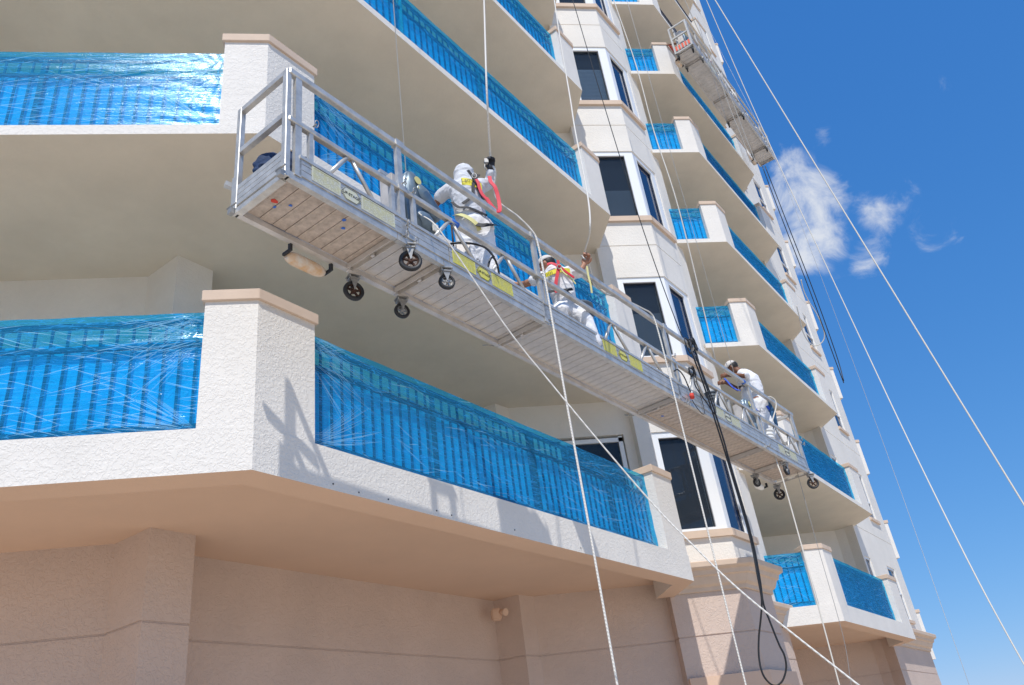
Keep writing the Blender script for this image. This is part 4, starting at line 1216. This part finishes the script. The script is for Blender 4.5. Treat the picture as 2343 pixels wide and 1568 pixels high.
# --- worker 3: bending over the rail side near the far end, white T-shirt and cap
q = Pose(5.578, 10.801, (0.459, 0.888), 5.40)
w3 = thing('person', 'stooping worker in white T-shirt and cap near the far end of the near platform', 'person', q.c)
hc = q(-.11, .02, 1.725)
sk = bmesh.new()
R_, x, f, u = head(sk, hc, -q.r * .85 + q.h * .2 - UP * .55, UP - q.r * .30)
capsules(sk, [(q(.0, .02, 1.60), .058), (q(-.06, .02, 1.67), .056)])
capsules(sk, [(q(.12, .03, 1.08), .11), (q(.10, .02, 1.30), .12), (q(.03, .02, 1.53), .10)])
sh, el, wr = q(.01, -.12, 1.52), q(.055, -.16, 1.42), q(-.21, -.02, 1.60)
el = q(.06, -.18, 1.44)
capsules(sk, [(q(.02, -.02, 1.52), .06), (sh, .056), (el, .045), (wr, .030)])
sh2, el2, wr2 = q(.0, .15, 1.50), q(-.12, .20, 1.42), q(-.27, .12, 1.55)
capsules(sk, [(q(.02, .05, 1.52), .06), (sh2, .054), (el2, .042), (wr2, .030)])
hand(sk, None, wr, q(-.30, .0, 1.62), UP, 1.0, .7)
hand(sk, None, wr2, q(-.36, .10, 1.56), UP, 1.0, .7)
capsules(sk, [(q(.12, -.05, 1.02), .10), (q(.02, -.02, .60), .065), (q(.05, .0, .12), .045)])
capsules(sk, [(q(.16, .06, 1.02), .10), (q(.18, .02, .58), .065), (q(.22, .02, .12), .045)])
fuse('body', sk, M_SKIND, w3, .010, 2)
eyes(hc, x, f, u, w3)
bm = bmesh.new(); ball(bm, hc - f * .022 + u * .01, .080, .086, .092, R_); obj('hair', bm, M_HAIR, w3, True)
cap_hat(hc, x, f, u, w3, MATS['off_white_cap_cloth'], 1, 1.05)
bm = bmesh.new()
capsules(bm, [(q(.12, .03, 1.14), .125), (q(.13, .02, 1.28), .13), (q(.11, .02, 1.42), .145), (q(.04, .02, 1.52), .125)], 16)
capsules(bm, [(q(-.02, .05, 1.10), .09), (q(.03, .03, 1.25), .11)], 14)
capsules(bm, [(q(.04, -.04, 1.52), .080), (sh, .074), (q(.055, -.15, 1.47), .062)], 14)
capsules(bm, [(q(.02, .08, 1.52), .080), (sh2, .070), (q(-.05, .18, 1.46), .062)], 14)
fuse('t_shirt', bm, M_CLOTH, w3, .011, 3, .006, 4)
bm = bmesh.new()
capsules(bm, [(q(.13, .02, 1.12), .115), (q(.14, .0, 1.00), .13)], 14)
capsules(bm, [(q(.12, -.05, 1.00), .110), (q(.02, -.02, .60), .082), (q(.05, .0, .15), .070)], 14)
capsules(bm, [(q(.16, .06, 1.00), .110), (q(.18, .02, .58), .082), (q(.22, .02, .15), .070)], 14)
fuse('trousers', bm, M_CLOTH, w3, .011, 3, .007, 8)
shoe(w3, q(.05, 0, DECK), .8, M_INK); shoe(w3, q(.22, .02, DECK), .8, M_INK)
strap('waist_belt', [q(-.09, -.05, 1.33), q(-.04, -.13, 1.32), q(.06, -.155, 1.25), q(.17, -.11, 1.17)], .055, M_BLACKW, w3, .006)
strap('leg_strap', [q(.19, -.08, 1.08), q(.21, -.06, .98), q(.26, -.02, .86)], .045, M_BLUEW, w3, .006)
strap('leg_strap', [q(.02, -.11, 1.02), q(.05, -.14, .92), q(.12, -.12, .84)], .045, M_BLUEW, w3, .006)
strap('blue_lanyard', [q(-.27, -.02, 1.56), q(-.24, -.03, 1.50), q(-.20, -.05, 1.40), q(-.14, -.08, 1.30), q(-.08, -.10, 1.26)], .026, M_BLUEW, w3, .010)

# --- two workers on the high platform
def far_worker(loc, label, lean, seed, top):
    c = P2(*loc); w = thing('person', label, 'person', c)
    V3 = lambda s_, w_, z_: P2.u * s_ + P2.w * w_ + Vector((0, 0, z_))
    sk = bmesh.new(); head(sk, V3(.0, lean * 1.3, 1.50), P2.w * .9 - UP * .3, UP)
    capsules(sk, [(V3(0, lean * .9, 1.28), .1), (V3(0, 0, .92), .11)])
    capsules(sk, [(V3(-.18, lean, 1.28), .05), (V3(-.28, lean + .16, 1.12), .04), (V3(-.30, lean + .36, 1.22), .028)])
    capsules(sk, [(V3(.18, lean, 1.28), .05), (V3(.26, lean + .14, 1.10), .04), (V3(.22, lean + .38, 1.05), .028)])
    hand(sk, None, V3(-.30, lean + .36, 1.22), V3(-.31, lean + .46, 1.26), UP, 1, .5)
    hand(sk, None, V3(.22, lean + .38, 1.05), V3(.22, lean + .5, 1.05), UP, 1, .5)
    capsules(sk, [(V3(-.09, 0, .9), .09), (V3(-.10, .06, .48), .06), (V3(-.10, -.02, .06), .04)])
    capsules(sk, [(V3(.09, 0, .9), .09), (V3(.10, .06, .48), .06), (V3(.10, -.02, .06), .04)])
    fuse('body', sk, M_SKIND, w, .014, 2)
    bm = bmesh.new()
    capsules(bm, [(V3(0, lean, 1.34), .15), (V3(0, lean * .5, 1.10), .14), (V3(0, 0, .92), .13)], 14)
    for sg in (-1, 1): capsules(bm, [(V3(.08 * sg, lean, 1.32), .08), (V3(.2 * sg, lean, 1.27), .07), (V3(.25 * sg, lean + .1, 1.17), .06)])
    fuse('shirt', bm, top, w, .014, 2, .006, seed)
    bm = bmesh.new()
    for sg in (-1, 1): capsules(bm, [(V3(.08 * sg, 0, .92), .11), (V3(.10 * sg, .06, .48), .08), (V3(.10 * sg, -.02, .10), .065)])
    fuse('trousers', bm, M_CLOTH, w, .014, 2, .006, seed)
    Rm = Matrix((P2.u, P2.w, UP)).transposed(); cap_hat(V3(0, lean * 1.3, 1.50), P2.u, P2.w, UP, w, MATS['off_white_cap_cloth'])
    strap('waist_strap', [V3(-.13, -.05, 1.0), V3(0, -.14, 1.0), V3(.13, -.05, 1.0)], .04, M_RED, w, .006)
far_worker((1.05, .26, .066), 'worker in white leaning over on the left half of the high platform', .18, 2, M_CLOTH)
far_worker((2.0, .22, .066), 'worker in grey top and red belt standing mid way along the high platform', .06, 6, M_CLOTHG)

# ---------------------------------------------------------------- things on the platforms
def bucket(loc, label, mat, r=.14, h=.34):
    t = thing('bucket', label, 'bucket', loc)
    bm = bmesh.new(); prof = [(r * .82, 0), (r * .9, h * .55), (r * .91, h * .62), (r * .97, h * .63), (r * .97, h * .66), (r * .92, h * .67), (r * .93, h * .76), (r * .99, h * .77), (r * .99, h * .80), (r * .94, h * .81), (r * .96, h * .92), (r * 1.04, h * .94), (r * 1.04, h), (r * .93, h), (r * .8, h * .1), (0.001, h * .1)]
    N = 28; rg = [[bm.verts.new((p[0] * math.cos(2 * PI * k / N), p[0] * math.sin(2 * PI * k / N), p[1])) for p in prof] for k in range(N)]
    for k in range(N):
        for j in range(len(prof) - 1):
            f_ = bm.faces.new((rg[k][j], rg[(k + 1) % N][j], rg[(k + 1) % N][j + 1], rg[k][j + 1])); f_.smooth = True
    bm.faces.new([rg[k][0] for k in range(N)][::-1])
    obj('pail', bm, mat, t)
    bm = bmesh.new(); tube(bm, [(r * 1.02 * math.cos(a), -.05 * math.sin(a) - .02, h * .9 - abs(math.sin(a)) * .12) for a in [PI * k / 12 for k in range(13)]], .003, 6); obj('handle', bm, M_STEEL, t)
bucket(P1(3.98, .20, DECK + .27), 'dark grey ribbed bucket standing in front of the crouching worker', M_BUCKET, .15, .36)
bm = bmesh.new(); box(bm, -.20, .20, -.13, .13, 0, .27)
bmesh.ops.bevel(bm, geom=bm.edges[:], offset=.02, segments=2, affect='EDGES')
o = obj('tool_box', bm, M_BUCKET); o.location = P1(3.98, .22, DECK); o.rotation_euler = (0, 0, math.atan2(P1.u.y, P1.u.x)); tag(o, 'dark plastic tool box under the ribbed grey bucket', 'tool box')
bucket(P1(7.02, .16, DECK + .22), 'small blue-grey bucket beside the black cable bundle', M_BUCKET, .10, .28)
bm = bmesh.new(); box(bm, -.12, .12, -.1, .1, 0, .22); o = obj('crate', bm, M_BUCKET); o.location = P1(7.02, .18, DECK); o.rotation_euler = (0, 0, math.atan2(P1.u.y, P1.u.x)); tag(o, 'low grey crate carrying the small blue-grey bucket', 'crate')
bucket(P1(8.62, .02 + .09, DECK), 'white ribbed bucket at the feet of the stooping worker', M_WBUCKET, .13, .34)
# dark blue jacket heaped over the left end of the platform
c0 = P1(.30, .36, DECK)
jk = thing('jacket', 'dark blue jacket heaped on the left end of the near platform', 'jacket', c0)
bm = bmesh.new()
for (a, w_, z, r) in ((-.16, .0, .30, .14), (-.02, -.02, .36, .16), (.12, -.04, .33, .13), (.26, -.06, .28, .10), (-.05, -.02, .16, .17), (.1, 0, .14, .16), (.36, -.08, .24, .07)):
    ball(bm, P1.u * a + P1.w * w_ + Vector((0, 0, z)), r, r * .8, r)
fuse('cloth', bm, M_JEANS, jk, .014, 8, .012, 12)
bm = bmesh.new(); capsules(bm, [(P1.u * -.12 + Vector((0, 0, .40)), .045), (P1.u * .05 - P1.w * .10 + Vector((0, 0, .44)), .05), (P1.u * .22 - P1.w * .12 + Vector((0, 0, .32)), .04)], 12)
fuse('sleeve', bm, M_JEANS, jk, .012, 2, .012, 3)
# spare tool bag hanging behind the third worker
c0 = P1(9.07, .10, .0)
tb = thing('tool_bag', 'long dark blue cloth bag hanging beside the stooping worker', 'bag', c0)
bm = bmesh.new(); capsules(bm, [((0, 0, .72), .075), ((0.01, 0, .90), .085), ((.0, 0, 1.02), .06)], 12); capsules(bm, [((.05, .03, .66), .06), ((.05, .03, .85), .07)], 12)
fuse('cloth', bm, base_mat('teal_blue_cloth', (0.03, .10, .20), .85), tb, .014, 3, .016, 4)
bm = bmesh.new(); tube(bm, [Vector((0, 0, 1.02)), Vector((-.02, -.05, 1.10)), Vector((-.05, -.09, 1.02))], .008, 6); obj('bag_strap', bm, M_BLUEW, tb)
# pressure-washer style pump behind the toe board
c0 = P1(1.94, .22, DECK)
pm = thing('pump', 'squat grey pump with a thin upright rod behind the toe board', 'pump', c0)
bm = bmesh.new(); tube(bm, [(-.0, 0, .30), (.16, .0, .30)], [.075, .075], 20); tube(bm, [(0, 0, 0), (0, 0, .30)], .05, 12); tube(bm, [(.14, 0, 0), (.14, 0, .30)], .05, 12); obj('tank', bm, M_ALUD, pm)
bm = bmesh.new(); box(bm, .04, .16, -.06, .04, .22, .44); obj('pump_housing', bm, M_ALUD, pm)
bm = bmesh.new(); tube(bm, [(.02, 0, .38), (.02, 0, .66)], .007, 6); obj('rod', bm, M_RUST, pm)
bm = bmesh.new(); tube(bm, smooth_path([(-.09, -.02, .30), (-.06, -.05, .40), (.06, -.06, .43), (.2, -.06, .41), (.30, -.06, .36), (.36, -.06, .26)]), .010, 8); obj('hose', bm, M_CABLE, pm)
# orange-red cloth on the pier top of the sixth far balcony
bm = bmesh.new()
for k in range(5): ball(bm, (.05 * k, .05 * k, .02 + .02 * math.sin(k * 2)), .075, .075, .05)
o = fuse('cloth_bundle', bm, M_REDO, None, .014, 2, .015, 3); o.location = (8.86, 15.78, Z(5) + 1.33); tag(o, 'orange-red cloth bundle lying on a pier cap up the far stack', 'cloth bundle')

ROPES = {
'r1': [(5.726, 8.473, 13.523), (5.753, 8.348, 12.708), (6.034, 7.847, 8.371), (6.18, 7.086, 3.51), (6.154, 6.921, 2.783)],
'r2': [(7.724, 11.565, 17.681), (8.029, 11.667, 13.299), (8.034, 11.147, 8.059), (7.637, 10.356, 5.48), (7.112, 9.379, 3.269), (6.992, 8.962, 1.991)],
'r3': [(8.526, 13.411, 20.322), (8.765, 13.139, 16.62), (8.841, 12.764, 13.152), (8.716, 12.533, 11.548), (8.462, 12.134, 6.181), (7.652, 11.052, 2.197), (7.509, 10.895, 1.495)],
'r5': [(1.792, 6.53, 14.131), (1.31, 5.86, 9.313), (1.135, 5.567, 7.631)],
'r6': [(2.747, 7.569, 11.988), (2.624, 7.368, 10.742), (2.53, 7.196, 9.639), (2.449, 7.012, 8.963), (2.365, 6.836, 8.276), (2.236, 6.507, 7.051), (2.14, 6.378, 6.489)],
'r7': [(3.218, 8.172, 12.824), (3.242, 8.174, 12.402), (3.408, 8.36, 10.378), (3.646, 8.627, 8.189), (3.887, 8.803, 6.569)],
'r7b': [(3.857, 8.558, 6.191), (3.934, 8.648, 5.803), (4.029, 8.774, 5.138), (4.074, 8.843, 4.798), (4.104, 8.86, 3.938), (4.05, 8.818, 3.414), (4.034, 8.833, 3.188), (3.992, 8.888, 3.001), (3.939, 8.944, 2.817), (3.886, 8.955, 2.61), (3.879, 8.942, 2.431), (3.976, 8.984, 2.325), (4.07, 8.954, 2.347), (4.147, 8.929, 2.468), (4.159, 8.911, 2.598), (4.131, 8.909, 2.714), (4.094, 8.9, 2.946), (4.073, 8.899, 3.161), (4.089, 8.854, 3.439), (4.124, 8.857, 3.935), (4.094, 8.84, 4.795), (4.058, 8.771, 5.135), (3.966, 8.654, 5.782), (3.892, 8.568, 6.162)],
'r8': [(4.751, 9.965, 15.318), (4.75, 9.909, 14.597), (4.768, 9.784, 12.76), (4.721, 9.705, 11.068), (4.746, 9.649, 9.312), (4.838, 10.021, 6.78)],
'r8b': [(5.608, 10.506, 6.495), (5.611, 10.541, 5.817), (5.507, 10.379, 5.316), (5.461, 10.267, 4.913), (5.341, 10.099, 3.401), (5.269, 10.027, 2.321), (5.19, 9.918, 1.923)],
'r9b': [(6.235, 11.221, 5.441), (6.212, 11.246, 4.378), (6.267, 11.411, 3.045), (6.184, 11.441, 2.404), (6.159, 11.437, 2.008)],
'r10': [(0.341, 5.513, 6.14), (0.374, 5.388, 5.94), (0.457, 5.095, 5.607), (0.597, 5.104, 5.34), (0.953, 5.193, 4.656), (1.226, 5.267, 4.232), (1.506, 5.26, 3.742), (1.787, 5.246, 3.265), (1.951, 5.157, 2.958), (2.185, 5.002, 2.538), (2.582, 4.694, 1.925), (2.686, 4.549, 1.736)],
'r11a': [(9.246, 13.929, 14.045), (9.347, 14.054, 12.767), (9.583, 14.327, 10.774), (9.773, 14.594, 9.215), (9.81, 14.635, 8.515)],
'r11b': [(9.313, 13.921, 14.037), (9.428, 14.045, 12.757), (9.695, 14.362, 10.674), (9.839, 14.586, 9.207), (9.756, 14.53, 8.513)],
'r12': [(10.155, 15.908, 11.289), (10.215, 16.054, 11.012), (10.29, 16.225, 10.687), (10.456, 16.34, 10.43), (10.63, 16.332, 10.387), (10.782, 16.239, 10.501), (10.777, 16.115, 10.722), (10.632, 15.952, 11.055), (10.467, 15.829, 11.326), (10.343, 15.699, 11.595), (10.292, 15.572, 11.836)],
'r13': [(6.475, 10.421, 16.001), (6.619, 10.586, 15.665), (7.196, 11.246, 14.314), (7.453, 11.621, 13.569), (7.692, 11.926, 12.953), (7.815, 12.131, 12.552)],
'r13b': [(7.223, 11.315, 14.798), (7.552, 11.622, 13.945), (7.793, 11.957, 13.275), (8.034, 12.278, 12.633)],
'w2': [(7.447, 11.639, 16.615), (7.604, 12.049, 15.228), (7.802, 12.449, 14.047)],
}
# ---------------------------------------------------------------- ropes, wires and cables
def rope(key, name, label, cat, r, mat, pts=None, k=6, group=None, n=8):
    P_ = [Vector(p) for p in (pts or ROPES[key])]
    base = P_[0].copy()
    bm = bmesh.new(); tube(bm, [p - base for p in (smooth_path(P_, k) if len(P_) > 2 else P_)], r, n)
    o = obj(name, bm, mat); o.location = base
    return tag(o, label, cat, group)
def rope_mat(name, col):
    m = base_mat(name, col, .85); n, l = nodes(m)
    t = n.new('ShaderNodeTexCoord'); w = n.new('ShaderNodeTexWave'); w.bands_direction = 'DIAGONAL'
    w.inputs['Scale'].default_value = 22; w.inputs['Distortion'].default_value = .6
    l.new(t.outputs['Object'], w.inputs['Vector'])
    r = n.new('ShaderNodeMixRGB'); r.inputs['Color1'].default_value = (*[c * .82 for c in col], 1); r.inputs['Color2'].default_value = (*col, 1)
    l.new(w.outputs['Fac'], r.inputs['Fac']); l.new(r.outputs[0], n['Principled BSDF'].inputs['Base Color'])
    bp = n.new('ShaderNodeBump'); bp.inputs['Distance'].default_value = .003; bp.inputs['Strength'].default_value = .8
    l.new(w.outputs['Fac'], bp.inputs['Height']); l.new(bp.outputs[0], n['Principled BSDF'].inputs['Normal'])
    return m
M_TWIST = rope_mat('twisted_white_rope', (0.76, 0.73, 0.67))
rope('r1', 'rope', 'long pale rope crossing the open sky, outermost of all', 'rope', .0085, M_ROPE)
rope('r2', 'rope', 'pale rope in the sky just right of the high platform end', 'rope', .0085, M_ROPE)
rope('r3', 'wire', 'hair-thin wire crossing the lower right sky', 'wire', .0035, M_WIRE)
g1 = P1(1.42, .22, 1.02)
rope(None, 'hoist_wire', 'thin steel wire rising from the blue-grey hoist beside the hooded worker', 'wire', .0045, M_WIREL, [g1, g1 + Vector((0, 0, 24))])
hnd = Vector((1.188, 6.145, 7.17))
top5 = [Vector(p) for p in ROPES['r5']]
rail_a = P1(2.93, -.03, 1.045)
rope(None, 'lifeline', 'thick twisted rope in the hooded worker\'s raised hand, draped over the rail to the ground', 'rope', .0098, M_TWIST,
     [top5[0], top5[1], top5[2], hnd + Vector((0, 0, .12)), hnd, hnd + Vector((.02, -.03, -.14)), P1(2.62, .14, 1.40), P1(2.80, .03, 1.20), rail_a, P1(2.965, -.045, .90), P1(2.98, -.05, .4),
      P1(2.99, -.05, -.8), P1(3.00, -.06, -2.2), P1(3.02, -.07, -5.0)], 8)
h2 = Vector((2.262, 7.045, 6.60))
rail_b = P1(5.30, -.03, 1.045)
rope(None, 'lifeline', 'white rope held up by the crouching worker, draped over the rail farther right', 'rope', .0092, M_TWIST,
     [Vector(p) for p in ROPES['r6']] + [h2 + Vector((0, 0, .12)), h2, P1(4.35, .10, 1.05), P1(4.8, .03, 1.06), P1(5.15, -.01, 1.065), rail_b, P1(5.335, -.045, .90), P1(5.35, -.05, .3), P1(5.36, -.05, -1.2), P1(5.37, -.06, -5.2)], 8)
cab = [Vector(p) for p in ROPES['r7']] + [P1(6.36, -.02, 1.06)]
rope(None, 'power_cable', 'dark cable coming down from the roof to the black tangle on the rail', 'cable', .0065, M_CABLE, cab)
loop = [Vector(p) for p in ROPES['r7b']]
rope(None, 'power_cable', 'thick black power cable hanging from the rail and ending in a long loop', 'cable', .0105, M_CABLE, [P1(6.37, -.04, 1.06)] + loop, 6)
def coil(label, c, r, n_, name='cable_coil'):
    pts = []
    for k in range(n_ * 14):
        a = 2 * PI * k / 14; rr = r * (1 + .12 * math.sin(k * .37)); pts.append(P1(c[0] + rr * math.cos(a) * .8 + .01 * math.sin(k * .9), c[1] - .03 * math.sin(k * .21), c[2] + rr * math.sin(a)))
    return rope(None, name, label, 'cable coil', .0075, M_CABLE, pts, 2)
coil('black cable coiled round the top rail beside the dark cable', (6.33, -.05, .98), .085, 5)
coil('second black cable coil wound on the middle rail', (6.10, -.04, .52), .055, 4)
coil('single open loop of black cable left of the coils', (6.10, -.05, .86), .11, 1)
rope(None, 'cable', 'black lead running from the coils down to the red plug', 'cable', .008, M_CABLE, [P1(5.58, -.02, .36), P1(5.66, -.04, .40), P1(5.76, -.05, .34), P1(5.82, -.05, .22), P1(5.85, -.05, .16)])
rope(None, 'cable', 'slack black cable loop hanging below the middle rail', 'cable', .008, M_CABLE, [P1(6.12, -.04, .50), P1(6.05, -.05, .30), P1(6.25, -.06, .12), P1(6.42, -.06, .02), P1(6.48, -.06, .2), P1(6.36, -.06, .6), P1(6.34, -.05, .95)])
rope(None, 'cable', 'thin cable dangling from the red plug below the toe board', 'cable', .005, M_CABLE, [P1(5.86, -.04, .06), P1(5.90, -.05, -.02), P1(6.02, -.06, -.09), P1(6.10, -.06, -.02), P1(6.13, -.05, .2), P1(6.15, -.04, .5)])
pg = thing('plug', 'red and white power plug on the outside of the toe board', 'plug', P1(5.87, -.045, .12))
bm = bmesh.new(); tube(bm, [(0, 0, -.04), (0, 0, .02)], .026, 14); obj('plug_body', bm, M_TAPR, pg)
bm = bmesh.new(); tube(bm, [(0, 0, .02), (0, 0, .045)], .020, 14); obj('plug_collar', bm, M_WBUCKET, pg)
rope('r8', 'lifeline', 'pale rope coming down to the rail left of the stooping worker', 'rope', .0095, M_ROPE)
d3 = P1(9.02, -.03, 1.045)
rope(None, 'lifeline', 'pale rope draped over the rail right of the stooping worker, hanging to the ground', 'rope', .0095, M_ROPE, [P1(8.95, .06, 1.06), d3, P1(9.04, -.05, .9)] + [Vector(p) for p in ROPES['r8b'][1:]])
g2 = P1(8.62, .30, 1.02)
rope(None, 'hoist_wire', 'thin wire rising from the far hoist past the stooping worker\'s neck', 'wire', .0045, M_WIREL, [g2, g2 + Vector((0, 0, 24))])
rope('r9b', 'hoist_wire', 'thin tail wire hanging down below the far wheels', 'wire', .0040, M_WIRE)
rope('r10', 'tag_line', 'pale line running diagonally from the near hoist to the lower right corner', 'rope', .0058, M_TWIST, k=8)
rope('r11a', 'power_cable', 'dark cable hanging from the high platform, left of the pair', 'cable', .010, M_CABLE)
rope('r11b', 'power_cable', 'dark cable hanging from the high platform, right of the pair', 'cable', .010, M_CABLE)
rope('r12', 'rope', 'white rope hanging in a round loop near the building edge', 'rope', .013, M_ROPE)
rope('r13', 'rope', 'pale rope passing in front of the high platform deck, left one', 'rope', .0085, M_ROPE)
rope('r13b', 'rope', 'pale rope passing in front of the high platform deck, right one', 'rope', .0085, M_ROPE)
rope('w2', 'wire', 'thin wire slack across the middle of the high platform deck', 'wire', .004, M_WIRE)
rope(None, 'tape_wrap', 'scrap of blue tape wound on the middle rail beside the hooded worker', 'tape', .030, M_TAPE, [P1(1.70, .01, .54), P1(1.79, .01, .535)])
rope(None, 'tape_wrap', 'scrap of blue tape wound on the top rail beside the stooping worker', 'tape', .034, M_TAPE, [P1(8.00, .01, 1.012), P1(8.05, .01, 1.012)])
rope(None, 'air_hose', 'black hose bulging over the toe board behind the hooded worker', 'hose', .010, M_CABLE, [P1(2.15, .05, .12), P1(2.18, .0, .34), P1(2.24, -.01, .40), P1(2.30, .0, .30), P1(2.33, .04, .14)])
